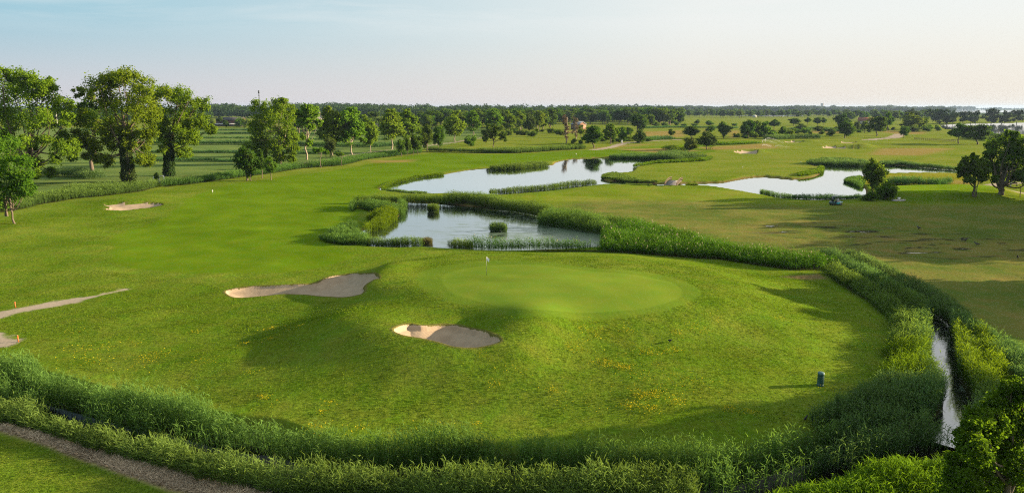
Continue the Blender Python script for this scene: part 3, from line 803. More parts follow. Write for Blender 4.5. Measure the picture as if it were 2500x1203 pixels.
def reed_bed(name, P, h, dens, ls, label, look, wob, foot, seed):
    rng = np.random.default_rng(seed)
    dens = dens * (1.7 if ls < 1.15 else 2.3); ls = ls * 1.25
    lo, hi = P.min(0) - .5, P.max(0) + .5
    p = np.zeros((0, 2)); full = (hi[0] - lo[0]) * (hi[1] - lo[1]); want = int(full * dens) + 200
    while want > 0:
        k = min(want, 400000); want -= k
        q = rng.uniform(lo, hi, (k, 2)); p = np.vstack([p, q[sdf(q[:, 0], q[:, 1], P, 50) > -.4]])
    if foot > -1.5 and label != '':
        p = p[(pldist(p[:, 0], p[:, 1], CANAL_OPEN, 6) > .95) & (pldist(p[:, 0], p[:, 1], DITCH, 6) > .5)]
    n = len(p)
    x, y = p[:, 0], p[:, 1]
    sd = sdf(x, y, P, 30)
    hh = h * (1 + wob * fbm(x / 2.6, y / 2.6, seed) + .16 * vnoise(x / .9, y / .9, seed + 3) + .10 * rng.normal(size=n))
    hh *= .74 + .26 * smooth(-.4, .7, sd)
    keep = fbm(x / 1.5, y / 1.5, seed + 5) > -.62
    x, y, hh = x[keep], y[keep], hh[keep]; n = len(x)
    z = H(x, y)
    if 'island' in name or 'stump' in name:
        z = np.maximum(z, POND_Z - .2)
    z = np.maximum(z, foot - .3)
    hh = np.maximum(hh - (z - foot) * 1.15, .34 * h)
    base = np.stack([x, y, z], 1)
    wind = np.array([-.55, -.12])
    lean = rng.normal(0, .10, (n, 2)) + wind * (.10 + .10 * fbm(x / 3, y / 3, seed + 9))[:, None]
    top = base + np.column_stack([lean * hh[:, None], hh])
    # stalks
    ang = rng.uniform(0, 2 * np.pi, n)
    s = np.stack([np.cos(ang), np.sin(ang), np.zeros(n)], 1)
    V, Fc = kites(base, unit(top - base), s, np.linalg.norm(top - base, axis=1), np.full(n, .022 * ls), .3)
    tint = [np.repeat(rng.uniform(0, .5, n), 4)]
    Vs, Fs = [V], [Fc]
    nl = 9 if ls < 1.15 else 7 if ls < 1.5 else 6
    for k in range(nl):
        t = (k + rng.uniform(0, 1, n)) / nl
        t = .22 + .76 * t
        b = base + (top - base) * t[:, None]
        a = ang + k * 2.4 + rng.normal(0, .5, n)
        out = np.stack([np.cos(a), np.sin(a)], 1) + wind * .5
        up = rng.uniform(.8, 2.2, n) + .6 * (t > .8)
        d = unit(np.column_stack([out, up]))
        side = unit(np.cross(d, np.array([0, 0, 1.0])) + rng.normal(0, .35, (n, 3)))
        L = rng.uniform(.32, .62, n) * (1 - .25 * t) * (.6 + .4 * ls) * min(1.0, .45 + h / 2.6)
        Wd = rng.uniform(.030, .052, n) * ls
        bend = np.column_stack([out * .06, -rng.uniform(.02, .18, n)]) * ls
        V, Fk = kites(b, d, side, L, Wd, .4, bend)
        Fs.append(Fk + 4 * n * len(Vs)); Vs.append(V)
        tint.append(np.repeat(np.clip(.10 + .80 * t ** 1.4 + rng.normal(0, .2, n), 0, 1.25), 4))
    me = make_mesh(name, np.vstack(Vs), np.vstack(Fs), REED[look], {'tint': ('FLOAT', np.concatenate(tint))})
    if look == 'plume':
        pk = rng.random(n) < .05
        b, m_ = top[pk], int(pk.sum())
        d = unit(np.column_stack([rng.normal(-.25, .3, (m_, 2)), np.ones(m_)]))
        V, Fk = kites(b - d * .05, d, unit(rng.normal(size=(m_, 3)) * [1, 1, .1]), rng.uniform(.25, .4, m_), rng.uniform(.06, .11, m_), .5)
        pm_ = make_mesh('plumes', V, Fk, PLUME, {'tint': ('FLOAT', np.repeat(rng.random(m_), 4))})
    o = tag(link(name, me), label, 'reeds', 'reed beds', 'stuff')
    if look == 'plume':
        tag(link('plumes', pm_, o), None, None, None, 'stuff')
    return o

for i, b_ in enumerate(BEDS):
    reed_bed(*b_, 100 + i)

# tall grass banks that line the drains of the marsh fields
def drain_bank(px, h, w, dens, ls, label, seed, look='blue'):
    L = spline(Wp(px), 6, False)
    d = np.gradient(L, axis=0); nn = unit(np.stack([-d[:, 1], d[:, 0]], 1))
    P = np.vstack([L + nn * w / 2, (L - nn * w / 2)[::-1]])
    reed_bed('tall_grass', P, h, dens, ls, label, look, .3, -.3, seed)
drain_bank('-60,420 112,427 180,428 237,434', 2.2, 5.0, 2.2, 2.6, 'dark bank of tall sedge behind the leftmost trees', 401)
drain_bank('330,390 480,391 560,393 640,393', .9, 3, 2, 2.6, 'sedge bank of the nearest drain in the marsh field', 402)
drain_bank('330,371 480,371 600,372 760,374 830,374', 1.0, 4, 1.6, 3.0, 'sedge bank crossing the marsh field behind the small round trees', 403)
drain_bank('300,352 480,352 620,352 760,355 900,358 1010,352', 1.9, 6, 1.2, 3.6, 'thick dark sedge bank crossing the whole marsh field', 404)
drain_bank('300,337 480,337 620,337 760,340 960,340', .9, 5, .8, 4.0, 'thin sedge line in the middle of the marsh field', 405)
drain_bank('200,326 480,326 620,326 760,328 1000,328', 1.0, 6, .6, 4.6, 'thin sedge line near the far end of the marsh field', 406)
drain_bank('200,318 480,318 620,318 760,320 1050,320', 1.1, 7, .5, 5.0, 'farthest sedge line of the marsh field below the long shed', 407)
drain_bank('1560,314 1640,312 1720,313 1800,314', 1.8, 8, .6, 4.6, 'low dark hedge behind the tan hay field', 408)
drain_bank('1570,344 1610,341 1640,340', 2.2, 8, 1.2, 3.2, 'low rough hedge in front of the tan hay field', 409)
drain_bank('1750,354 1790,352 1840,350', 1.5, 10, 1.5, 3.0, 'patch of bright rank grass left of the sprinklers', 410, 'lit')
drain_bank('1635,368 1665,367', 2.2, 14, 1.5, 3.0, 'bright rank growth below the two rounded willows', 411, 'lit')
drain_bank('1880,340 1940,338 2000,338', 2.6, 12, .9, 3.6, 'band of dark rough growth behind the far green', 412)
drain_bank('2040,322 2000,316 1930,318', 2.4, 10, .7, 4.0, 'dark scrub band below the far round trees', 413)
drain_bank('2350,340 2440,343 2520,348', 2.2, 10, 1.2, 3.0, 'scrub fringe on the near shore of the lagoon', 414, 'green')

def rough_grass():
    rng = np.random.default_rng(7)
    reg = Wp('-140,660 250,660 480,690 900,735 960,640 1150,616 1500,630 1800,660 2010,690 2170,800 2180,990 1950,1050 1500,1085 1000,1056 700,1030 400,945 200,905 -140,850')
    p = inside_points(reg, 190000, rng)
    x, y = p[:, 0], p[:, 1]
    ok = sdf(x, y, COLLAR, 3) < -.2
    for k in ('middle', 'front'):
        ok &= sdf(x, y, BUNK[k], 4) < -.15
    ok &= sdf(x, y, FAIR, 4) < -.3
    for P, hw in PATHS[:3]:
        ok &= pldist(x, y, P, 6) > hw + .2
    for b_ in BEDS[:8]:
        ok &= sdf(x, y, b_[1], 2) < -.1
    dens = .55 + .6 * fbm(x / 2.2, y / 1.6, 31)
    ok &= rng.random(len(x)) < dens
    x, y = x[ok], y[ok]; n = len(x)
    base = np.stack([x, y, H(x, y) - .01], 1)
    a = rng.uniform(0, 2 * np.pi, n)
    d = unit(np.column_stack([np.cos(a) * .8, np.sin(a) * .8, rng.uniform(.35, 1.0, n)]))
    side = unit(np.cross(d, [0, 0, 1.0]) + rng.normal(0, .4, (n, 3)))
    hgt = (.07 + .09 * np.clip(fbm(x / 3, y / 3, 33) + .4, 0, 1.4)) * rng.uniform(.6, 1.5, n)
    V, Fk = kites(base, d, side, hgt, rng.uniform(.03, .07, n), .5)
    m = leafy('rough_grass_blade', (.050, .098, .007), (.125, .185, .011), .3, .02, patch=.25)
    tag(link('rough_grass', make_mesh('rough_grass', V, Fk, m, {'tint': ('FLOAT', np.repeat(rng.random(n), 4))})), 'tufts of uncut grass over the rough around the putting green', 'grass', kind='stuff')

    # yellow flower drifts
    xs, ys = [], []
    for (px, py), rr, k in [(q, r_, n_) for q, r_, n_ in [((1450, 815), 34, 60), ((1400, 850), 22, 34), ((1480, 888), 26, 50), ((1520, 898), 18, 34), ((1580, 862), 26, 40), ((1640, 860), 24, 36), ((1700, 802), 30, 44),
            ((1650, 815), 20, 24), ((1750, 780), 30, 18), ((1905, 780), 16, 20), ((1530, 808), 24, 24), ((1570, 968), 26, 44), ((1600, 965), 22, 40), ((1540, 993), 18, 30), ((1590, 1000), 22, 34), ((1650, 985), 22, 30),
            ((1780, 1000), 18, 26), ((1830, 1008), 20, 26), ((1700, 935), 60, 30), ((1560, 920), 70, 44), ((1640, 930), 60, 30), ((1350, 955), 20, 18), ((1210, 938), 16, 16), ((1250, 905), 40, 18),
            ((660, 805), 14, 20), ((735, 797), 9, 12), ((715, 805), 22, 10), ((660, 828), 14, 12), ((600, 840), 14, 12), ((380, 870), 34, 36), ((350, 880), 26, 20), ((330, 838), 26, 12), ((240, 850), 40, 22), ((190, 860), 40, 20),
            ((220, 885), 34, 34), ((180, 815), 30, 14), ((480, 812), 14, 14), ((500, 885), 30, 16), ((620, 910), 20, 10), ((640, 972), 12, 16), ((800, 987), 14, 16), ((786, 1008), 12, 14), ((660, 985), 30, 8),
            ((770, 1048), 30, 20), ((870, 1046), 26, 14), ((1050, 1045), 40, 16), ((1160, 1036), 14, 12), ((2130, 850), 30, 18), ((2020, 950), 20, 12), ((1440, 1000), 90, 20), ((300, 900), 90, 30), ((1480, 860), 120, 50), ((1180, 866), 14, 10)]]:
        c = Wp('%f,%f' % (px, py))[0]; dist = np.hypot(*c) ; s = rr / F * dist
        q = rng.normal(size=(int(k * 3.2), 2)) * [s * .7, s * .55]
        xs.append(c[0] + q[:, 0]); ys.append(c[1] + q[:, 1])
    x, y = np.concatenate(xs), np.concatenate(ys); n = len(x)
    base = np.stack([x, y, H(x, y) + rng.uniform(.10, .22, n)], 1)
    a = rng.uniform(0, 2 * np.pi, n)
    d = unit(np.column_stack([np.cos(a), np.sin(a), rng.normal(0, .3, n)])); side = unit(np.cross(d, rng.normal(0, .5, (n, 3)) + [0, 0, 1.0]))
    V, Fk = kites(base, d, side, rng.uniform(.05, .10, n), rng.uniform(.045, .085, n), .5)
    ym = leafy('yellow_petals', (.36, .26, .010), (.52, .40, .02), .3, .02, (1, .9, .5))
    tag(link('yellow_flowers', make_mesh('yellow_flowers', V, Fk, ym, {'tint': ('FLOAT', np.repeat(rng.random(n), 4))})), 'drifts of small yellow flowers scattered through the rough grass', 'flowers', kind='stuff')

    # cut straw along the bottom left
    p = inside_points(STRAW, 16000, rng); x, y = p[:, 0], p[:, 1]; n = len(x)
    base = np.stack([x, y, H(x, y) + rng.uniform(0, .12, n)], 1)
    a = rng.uniform(0, 2 * np.pi, n)
    d = unit(np.column_stack([np.cos(a), np.sin(a), rng.uniform(-.1, .5, n)])); side = unit(np.cross(d, [0, 0, 1.0]) + rng.normal(0, .3, (n, 3)))
    V, Fk = kites(base, d, side, rng.uniform(.2, .5, n), rng.uniform(.02, .04, n), .5)
    tag(link('cut_straw', make_mesh('cut_straw', V, Fk, REED['straw'], {'tint': ('FLOAT', np.repeat(rng.random(n), 4))})), 'strip of pale cut straw beside the lawn at the lower left', 'straw', kind='stuff')
    # lawn corner
    reg2 = Wp('-140,1050 94,1084 234,1138 328,1172 420,1208 -140,1300')
    p = inside_points(reg2, 16000, rng); x, y = p[:, 0], p[:, 1]; n = len(x)
    base = np.stack([x, y, H(x, y) - .01], 1); a = rng.uniform(0, 2 * np.pi, n)
    d = unit(np.column_stack([np.cos(a), np.sin(a), rng.uniform(.3, 1, n)])); side = unit(np.cross(d, [0, 0, 1.0]))
    V, Fk = kites(base, d, side, rng.uniform(.05, .11, n), rng.uniform(.02, .05, n), .5)
    tag(link('lawn_grass', make_mesh('lawn_grass', V, Fk, m, {'tint': ('FLOAT', np.repeat(rng.random(n), 4))})), 'short shaded grass in the lower left corner', 'grass', kind='stuff')
rough_grass()
# ---------------------------------------------------------------- trees
BARK = plain('bark', (.115, .09, .065), .9, .25, 9, bump=.6)
BARK_PALE = plain('pale_bark', (.24, .20, .145), .9, .25, 7, bump=.5)
LEAF = dict(
    poplar=leafy('poplar_leaf', (.078, .150, .011), (.170, .265, .018), .50, .10),
    poplar_far=leafy('far_poplar_leaf', (.070, .135, .011), (.145, .230, .020), .46, .14),
    dark=leafy('dark_leaf', (.034, .074, .012), (.082, .140, .020), .46, .2, (1.3, 1.35, .5)),
    mid=leafy('mid_leaf', (.046, .092, .012), (.100, .165, .020), .46, .18, (1.3, 1.35, .5)),
    olive=leafy('olive_leaf', (.045, .076, .018), (.09, .135, .030), .32, .18),
    pine=leafy('pine_needle', (.020, .040, .016), (.045, .074, .026), .18, .18),
    brown=leafy('sparse_twig', (.09, .07, .045), (.16, .13, .08), .25, .1),
    lime=leafy('lime_leaf', (.085, .13, .015), (.155, .205, .022), .4, .1),
    ivy=leafy('ivy_leaf', (.014, .028, .008), (.038, .062, .016), .12, .1),
    acacia=leafy('feathery_leaf', (.052, .110, .011), (.120, .195, .018), .52, .12, (1.3, 1.35, .5)),
    wood=leafy('far_wood_leaf', (.020, .045, .014), (.055, .090, .024), .22, .05, patch=.25))

def tube(pts, radii, sides=7):
    pts = np.asarray(pts, float); n = len(pts)
    t = unit(np.gradient(pts, axis=0))
    ref = np.where(np.abs(t[:, 2:3]) > .9, np.array([[1.0, 0, 0]]), np.array([[0, 0, 1.0]]))
    u = unit(np.cross(t, ref)); v = np.cross(t, u)
    a = np.linspace(0, 2 * np.pi, sides, endpoint=False)
    ring = pts[:, None] + np.asarray(radii)[:, None, None] * (np.cos(a)[None, :, None] * u[:, None] + np.sin(a)[None, :, None] * v[:, None])
    V = ring.reshape(-1, 3)
    i, j = np.meshgrid(np.arange(n - 1), np.arange(sides), indexing='ij'); j2 = (j + 1) % sides
    Fq = np.stack([i * sides + j, i * sides + j2, (i + 1) * sides + j2, (i + 1) * sides + j], -1).reshape(-1, 4)
    return V, Fq

def join(parts):
    Vs, Fs, o = [], [], 0
    for V, Fq in parts:
        Vs.append(V); Fs.append(Fq + o); o += len(V)
    return np.vstack(Vs), np.vstack(Fs)

def crown(lobes, n_per, leaf, rng, clumps=9, tight=.42, droop=0.0, flatten=.85):
    """leaves in clumps through the volume of each lobe; lobes (c, r)"""
    Vs, Fs, T, o = [], [], [], 0
    for c, r in lobes:
        c = np.asarray(c, float); r = np.broadcast_to(np.asarray(r, float), (3,))
        k = max(4, int(clumps * rng.uniform(.8, 1.25)))
        d = unit(rng.normal(size=(k, 3))); rr = rng.uniform(.35, 1.0, k) ** .6
        cc = c + d * rr[:, None] * r * .86
        n = int(n_per * 1.7 * rng.uniform(.85, 1.15))
        w = rng.integers(0, k, n)
        cr_ = tight * r.mean() * rng.uniform(.65, 1.25, k)
        off = rng.normal(size=(n, 3)) * .55; off[:, 2] *= flatten
        p = cc[w] + off * cr_[w][:, None]
        outward = unit(p - c) * .55 + unit(off) * .6 + np.array([0, 0, .3])
        nrm = unit(outward + rng.normal(size=(n, 3)) * .75)
        al = unit(np.cross(nrm, rng.normal(size=(n, 3)))); al[:, 2] -= droop; al = unit(al)
        sd_ = unit(np.cross(nrm, al))
        L = leaf * rng.uniform(.75, 1.6, n)
        V, Fk = kites(p - al * L[:, None] * .5, al, sd_, L, L * rng.uniform(.55, .9, n), .48, nrm * (-.12 * leaf))
        Vs.append(V); Fs.append(Fk + o); o += len(V)
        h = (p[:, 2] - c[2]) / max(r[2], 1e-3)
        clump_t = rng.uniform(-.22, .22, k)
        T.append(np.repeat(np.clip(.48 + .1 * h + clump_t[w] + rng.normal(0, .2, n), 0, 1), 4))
    return np.vstack(Vs), np.vstack(Fs), np.concatenate(T)

def limbs(base, fork, lobes, r0, rng, frac=.6, sides=7, every=1):
    """tapering trunk from base to fork, with a limb into each lobe"""
    base, fork = np.asarray(base, float), np.asarray(fork, float)
    L = np.linalg.norm(fork - base)
    jit = rng.normal(0, .03 * L, (6, 3)) * np.array([1, 1, 0]); jit[0] = 0
    t = np.linspace(0, 1, 6)
    pts = base + (fork - base) * t[:, None] + jit
    rad_ = r0 * np.array([1.35, 1.05, .95, .88, .8, .72])
    parts = [tube(pts, rad_, sides + 1)]
    for c, r in lobes[::every]:
        c = np.asarray(c, float)
        s = rng.uniform(frac, 1.0)
        st = base + (fork - base) * s
        mid = st * .55 + c * .45 + np.array([0, 0, -.10 * np.linalg.norm(c - st)]) + rng.normal(0, .05, 3) * np.linalg.norm(c - st)
        p = spline(np.array([st, mid, c + rng.normal(0, .1, 3) * np.mean(r)]), 4, False)
        parts.append(tube(p, np.linspace(r0 * .46, r0 * .07, len(p)), sides - 2))
        for _ in range(2):
            q = c + unit(rng.normal(size=3)) * np.mean(r) * .8
            m2 = mid * .4 + c * .6
            p2 = np.array([m2, (m2 + q) / 2 + rng.normal(0, .06, 3) * np.mean(r), q])
            parts.append(tube(p2, np.array([.16, .10, .04]) * r0, 4))
    return join(parts)

def tree_meshes(name, V, Fq, crown_data, bark, leafmat):
    tm = make_mesh('trunk', V, Fq, bark, None, True)
    cv, cf, ct = crown_data
    cm = make_mesh('crown', cv, cf, leafmat, {'tint': ('FLOAT', ct)})
    return tm, cm

# --- templates, one metre high
TPL = {}
def template(key, seed, lobes, n_per, leaf, fork, r0, bark, leafmat, clumps=9, tight=.42, frac=.6, stems=None, droop=0.0):
    rng = np.random.default_rng(seed)
    V, Fq = limbs((0, 0, -.02), fork, lobes, r0, rng, frac)
    if stems:
        V, Fq = join([(V, Fq)] + [tube(np.array([[a, b, -.02], [a * .9, b * .9, c * .5], [a * .8, b * .8, c]]), [r0, r0 * .8, r0 * .6], 6) for a, b, c in stems])
    cd = crown(lobes, n_per, leaf, rng, clumps, tight, droop)
    x = np.percentile(np.hypot(cd[0][:, 0], cd[0][:, 1]), 97)
    zt = np.percentile(cd[0][:, 2], 99.6)
    TPL[key] = (*tree_meshes(key, V, Fq, cd, bark, leafmat), 2 * x, zt)

def lobes_round(rng, n, cz, rz, rx, lr):
    out = []
    for k in range(n):
        d = unit(rng.normal(size=3)); q = rng.uniform(.35, 1.0)
        out.append(((d[0] * rx * q, d[1] * rx * q, cz + d[2] * rz * q), lr * rng.uniform(.75, 1.25)))
    return out
for k in range(3):
    r_ = np.random.default_rng(50 + k)
    template('round%d' % k, 60 + k, lobes_round(r_, 17, .54, .32, .28, .15), 210, .042, (0, 0, .45), .020, BARK, LEAF['dark'], 8, .5)
for k in range(2):
    r_ = np.random.default_rng(70 + k)
    template('oval%d' % k, 75 + k, lobes_round(r_, 16, .56, .31, .20, .135), 200, .040, (0, 0, .5), .020, BARK, LEAF['mid'], 8, .5)
for k in range(3):
    r_ = np.random.default_rng(80 + k)
    lb = lobes_round(r_, 22, .58, .34, .20, .115)
    lb += [((r_.normal(0, .05), r_.normal(0, .05), .9), .08), ((.2, .05, .34), .07), ((-.19, -.06, .30), .07), ((.06, -.2, .4), .07)]
    template('poplar%d' % k, 85 + k, lb, 190, .034, (.01, .0, .55), .013, BARK_PALE, LEAF['poplar_far'], 9, .46, .45, droop=.2)
for k in range(2):
    r_ = np.random.default_rng(90 + k)
    lb = lobes_round(r_, 12, .40, .30, .42, .22)
    template('bush%d' % k, 95 + k, lb, 190, .06, (0, 0, .2), .022, BARK, LEAF['mid'], 8, .55, .3)
r_ = np.random.default_rng(99)
template('young0', 101, lobes_round(r_, 6, .78, .15, .17, .10), 130, .045, (0, 0, .7), .012, BARK, LEAF['acacia'], 7, .5, .7)
lb = [((x_, y_, z_), .13) for x_, y_, z_ in [(-.42, .05, .66), (.45, -.05, .62), (.2, .2, .75), (-.2, -.15, .76), (0, 0, .88), (.1, -.2, .6), (-.3, .2, .52), (.36, .12, .50), (-.45, -.1, .42), (.5, .02, .40), (-.1, .1, .55), (.08, .05, .7), (.28, -.1, .84), (-.22, .05, .9)]]
template('spread0', 103, lb, 230, .045, (0, 0, .42), .022, BARK, LEAF['dark'], 9, .5, .5)
for k in range(2):
    r_ = np.random.default_rng(105 + k)
    lb = [((r_.normal(0, .3), r_.normal(0, .22), r_.uniform(.55, .9)), (.22, .22, .10)) for _ in range(10)] + [((r_.normal(0, .3), r_.normal(0, .2), r_.uniform(.2, .5)), (.2, .2, .13)) for _ in range(7)]
    template('pine%d' % k, 108 + k, lb, 150, .05, (0, 0, .6), .022, BARK, LEAF['pine'], 8, .5, .5)
r_ = np.random.default_rng(111)
lb = [((r_.normal(0, .03), r_.normal(0, .03), z_), (.055, .055, .10)) for z_ in np.linspace(.2, .93, 12)]
template('column0', 112, lb, 60, .022, (0, 0, .9), .013, BARK_PALE, LEAF['brown'], 7, .5, .15)
r_ = np.random.default_rng(113)
lb = lobes_round(r_, 14, .52, .36, .23, .15)
template('dense0', 114, lb, 260, .04, (0, 0, .4), .02, BARK, LEAF['dark'], 9, .5, .4)
template('willow0', 116, lobes_round(np.random.default_rng(115), 14, .5, .34, .34, .17), 230, .045, (0, 0, .4), .02, BARK, LEAF['olive'], 9, .5, .3, droop=.3)

BUILT = {}
def tree(kind, x0, x1, ytop, px, ybase, name, label, cat='tree', group=None, rz=None, seed=0):
    """a tree whose foot stands where the photograph shows it, as tall and as wide"""
    tm, cm, tw, tz = TPL[kind]
    b = W(px, ybase); d = float(b[1])
    dr_ = ray(px, ytop); t = d / dr_[1]
    z = float(H(*b)); top = CAM_H + dr_[2] * t
    hgt = max(top - z, 1.0) / tz
    depth = d * CP - (z + hgt / 2 - CAM_H) * SP
    wid = max((x1 - x0), 2) / F * depth / tw
    rr = random.Random(int(px * 13 + ybase * 7 + seed))
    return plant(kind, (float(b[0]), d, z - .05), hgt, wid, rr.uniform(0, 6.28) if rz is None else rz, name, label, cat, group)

def plant(kind, loc, hgt, wid, rz, name, label, cat='tree', group=None):
    tm, cm, tw, tz = TPL[kind]
    key = (kind, name)
    if key not in BUILT:
        o = thing(name, label, cat, loc, rz, group)
        t_ = link('trunk', tm, o); c_ = link('crown', cm, o)
        BUILT[key] = (o, t_, c_)
    else:
        o0, t0, c0 = BUILT[key]
        o = o0.copy(); C.objects.link(o); t_, c_ = t0.copy(), c0.copy()
        C.objects.link(t_); C.objects.link(c_); t_.parent = o; c_.parent = o
        for k in ('group',):
            if k in o: del o[k]
        tag(o, label, cat, group); o.location = loc; o.rotation_euler = (0, 0, rz)
    o.scale = (wid, wid, hgt)
    return o

# --- big trees shaped lobe by lobe: lobes (px, py, r) in the plane of the trunk, given depth of their own
def big_tree(name, label, Y, base, fork, lobes, r0, n_per, leaf, mat, bark, seed, ivy=None, droop=.15, stems=None, clumps=10, tight=.42, depth=.75, fill=True):
    rng = np.random.default_rng(seed)
    def at(px, py):
        d = ray(px, py); t = Y / d[1]
        return np.array([d[0] * t, Y, CAM_H + d[2] * t])
    s = Y / F / CP
    b = at(*base); b[2] = float(H(b[0], b[1])) - .1
    xs = np.array([l[0] for l in lobes]); half = (xs.max() - xs.min()) / 2 * s; mx = xs.mean()
    L3 = []
    for px, py, r in lobes:
        p = at(px, py); e = 1 - min(1, abs(px - mx) / max((xs.max() - xs.min()) / 2, 1)) ** 2
        p[1] += rng.uniform(-1, 1) * half * depth * math.sqrt(max(e, .08))
        k = p[1] / Y
        p = np.array([p[0] * k, p[1], CAM_H + (p[2] - CAM_H) * k])
        L3.append((p - b, r * s))
    f = at(*fork) - b
    V, Fq = limbs((0, 0, 0), f, L3, r0, rng, .45, 8)
    if fill:
        L3 = L3 + [(c + np.array([rng.normal(0, .45) * r, -2 * (at(base[0], base[1])[1] * 0 + c[1]) * rng.uniform(.5, 1.0), rng.normal(0, .3) * r]), r * .85) for c, r in L3]
    if stems:
        V, Fq = join([(V, Fq)] + [tube(np.array([at(*q[0]) - b, at(*q[1]) - b, at(*q[2]) - b]) * np.array([1, 1, 1]), [q[3], q[3] * .8, q[3] * .6], 7) for q in stems])
    cd = crown(L3, n_per * (.62 if fill else 1), leaf, rng, clumps, tight, droop)
    o = thing(name, label, 'tree', tuple(b))
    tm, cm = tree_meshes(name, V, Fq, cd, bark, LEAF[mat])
    link('trunk', tm, o); link('crown', cm, o)
    if ivy:
        h, r = ivy
        n = int(7000); z = rng.uniform(0, 1, n) ** .9; a = rng.uniform(0, 2 * np.pi, n)
        rr = r * (1.15 - .35 * z) * (1 + .25 * fbm(a * 1.3, z * 7, seed)) * rng.uniform(.75, 1.05, n)
        ax = np.outer(z * h / max(f[2], 1e-3), f); ax[:, 2] = z * h
        p = ax + np.column_stack([np.cos(a) * rr, np.sin(a) * rr, np.zeros(n)])
        nrm = unit(np.column_stack([np.cos(a), np.sin(a), np.full(n, .3)]) + rng.normal(0, .5, (n, 3)))
        al = unit(np.cross(nrm, rng.normal(size=(n, 3)))); sd_ = np.cross(nrm, al); Lf = rng.uniform(.25, .5, n)
        V, Fk = kites(p, al, sd_, Lf, Lf * .8, .5)
        link('ivy', make_mesh('ivy', V, Fk, LEAF['ivy'], {'tint': ('FLOAT', np.repeat(rng.random(n), 4))}), o)
    return o

def yd(px, py):
    return float(W(px, py)[1])

big_tree('poplar_tree', 'tall airy poplar at the left edge with a forked bare trunk', yd(62, 448), (62, 448), (66, 360),
    [(25, 197, 30), (60, 190, 28), (95, 212, 30), (122, 208, 20), (122, 245, 33), (153, 268, 26), (164, 292, 18), (85, 252, 40), (42, 240, 40), (2, 215, 38), (-25, 265, 48), (28, 290, 36), (75, 298, 32), (118, 288, 28), (8, 325, 34), (108, 343, 20), (148, 358, 22), (172, 370, 15), (138, 386, 17), (95, 400, 18), (122, 420, 13), (60, 348, 18), (30, 370, 22), (-40, 330, 40), (0, 180, 24)],
    .6, 760, .40, 'poplar', BARK, 201)
big_tree('poplar_tree', 'largest broad poplar with an ivy covered trunk left of centre of the marsh border', yd(313, 441), (313, 441), (302, 300),
    [(240, 210, 28), (262, 194, 22), (222, 228, 16), (290, 196, 22), (307, 200, 28), (345, 205, 28), (314, 238, 38), (362, 242, 26), (300, 272, 36), (224, 290, 27), (255, 305, 26), (208, 330, 22), (237, 350, 25), (196, 352, 16), (224, 386, 17), (262, 392, 19), (342, 287, 30), (332, 328, 26), (358, 350, 20), (368, 384, 17), (340, 390, 15), (305, 308, 28), (372, 318, 18), (262, 245, 24), (345, 225, 22), (280, 350, 20)],
    .6, 760, .39, 'poplar', BARK, 202, ivy=(15, 1.6))
big_tree('poplar_tree', 'second poplar with a dark ivy trunk, its crown leaning right', yd(412, 427), (412, 427), (412, 320),
    [(402, 222, 24), (436, 230, 27), (462, 240, 22), (480, 252, 14), (430, 259, 32), (471, 280, 25), (496, 294, 19), (512, 315, 13), (464, 308, 23), (419, 304, 26), (401, 335, 20), (447, 342, 19), (454, 372, 15), (425, 360, 15), (470, 335, 17), (392, 262, 22), (395, 300, 18), (438, 318, 18)],
    .55, 720, .39, 'poplar', BARK, 203, ivy=(12, 1.5))
big_tree('shade_tree', 'dark tree crown showing behind and between the two big poplars', yd(225, 415), (225, 415), (228, 300), [(200, 262, 16), (222, 252, 16), (245, 258, 16), (215, 280, 20), (240, 290, 22), (205, 295, 16), (250, 330, 20), (280, 300, 22)], .5, 300, .5, 'dark', BARK, 204)
big_tree('acacia_tree', 'dark feathery acacia in the lower left corner with two thin leaning stems', yd(35, 546), (36, 549), (25, 480),
    [(20, 352, 28), (52, 392, 24), (15, 405, 32), (60, 432, 22), (25, 455, 32), (66, 468, 15), (-10, 345, 36), (-35, 400, 46), (-25, 460, 42), (38, 486, 17), (5, 498, 20), (48, 452, 22), (-40, 500, 36), (70, 450, 12), (30, 425, 26)],
    .14, 520, .30, 'acacia', BARK, 205, stems=[((18, 528), (10, 490), (5, 450), .17), ((13, 528), (14, 505), (18, 470), .15)], clumps=12)
big_tree('poplar_tree', 'broad bushy poplar leafy down to the ground, right of the thin mast', yd(685, 399), (685, 399), (684, 310),
    [(650, 262, 18), (682, 256, 17), (705, 268, 16), (640, 290, 26), (672, 290, 28), (705, 298, 22), (625, 320, 18), (655, 325, 26), (690, 330, 26), (715, 335, 16), (640, 352, 22), (668, 360, 22), (700, 362, 20), (625, 345, 14), (718, 365, 13), (680, 382, 16), (712, 385, 12), (645, 375, 12), (692, 246, 9), (622, 305, 14)],
    .42, 760, .45, 'poplar', BARK_PALE, 206)
big_tree('poplar_tree', 'slender poplar with a long bare pale trunk beside the bushy poplar', yd(749, 388), (749, 388), (748, 320),
    [(758, 268, 12), (740, 275, 12), (772, 278, 12), (752, 292, 14), (735, 298, 11), (778, 300, 9), (763, 312, 9), (738, 335, 9), (755, 345, 9), (728, 280, 10), (745, 262, 9)],
    .32, 360, .6, 'poplar', BARK_PALE, 207)
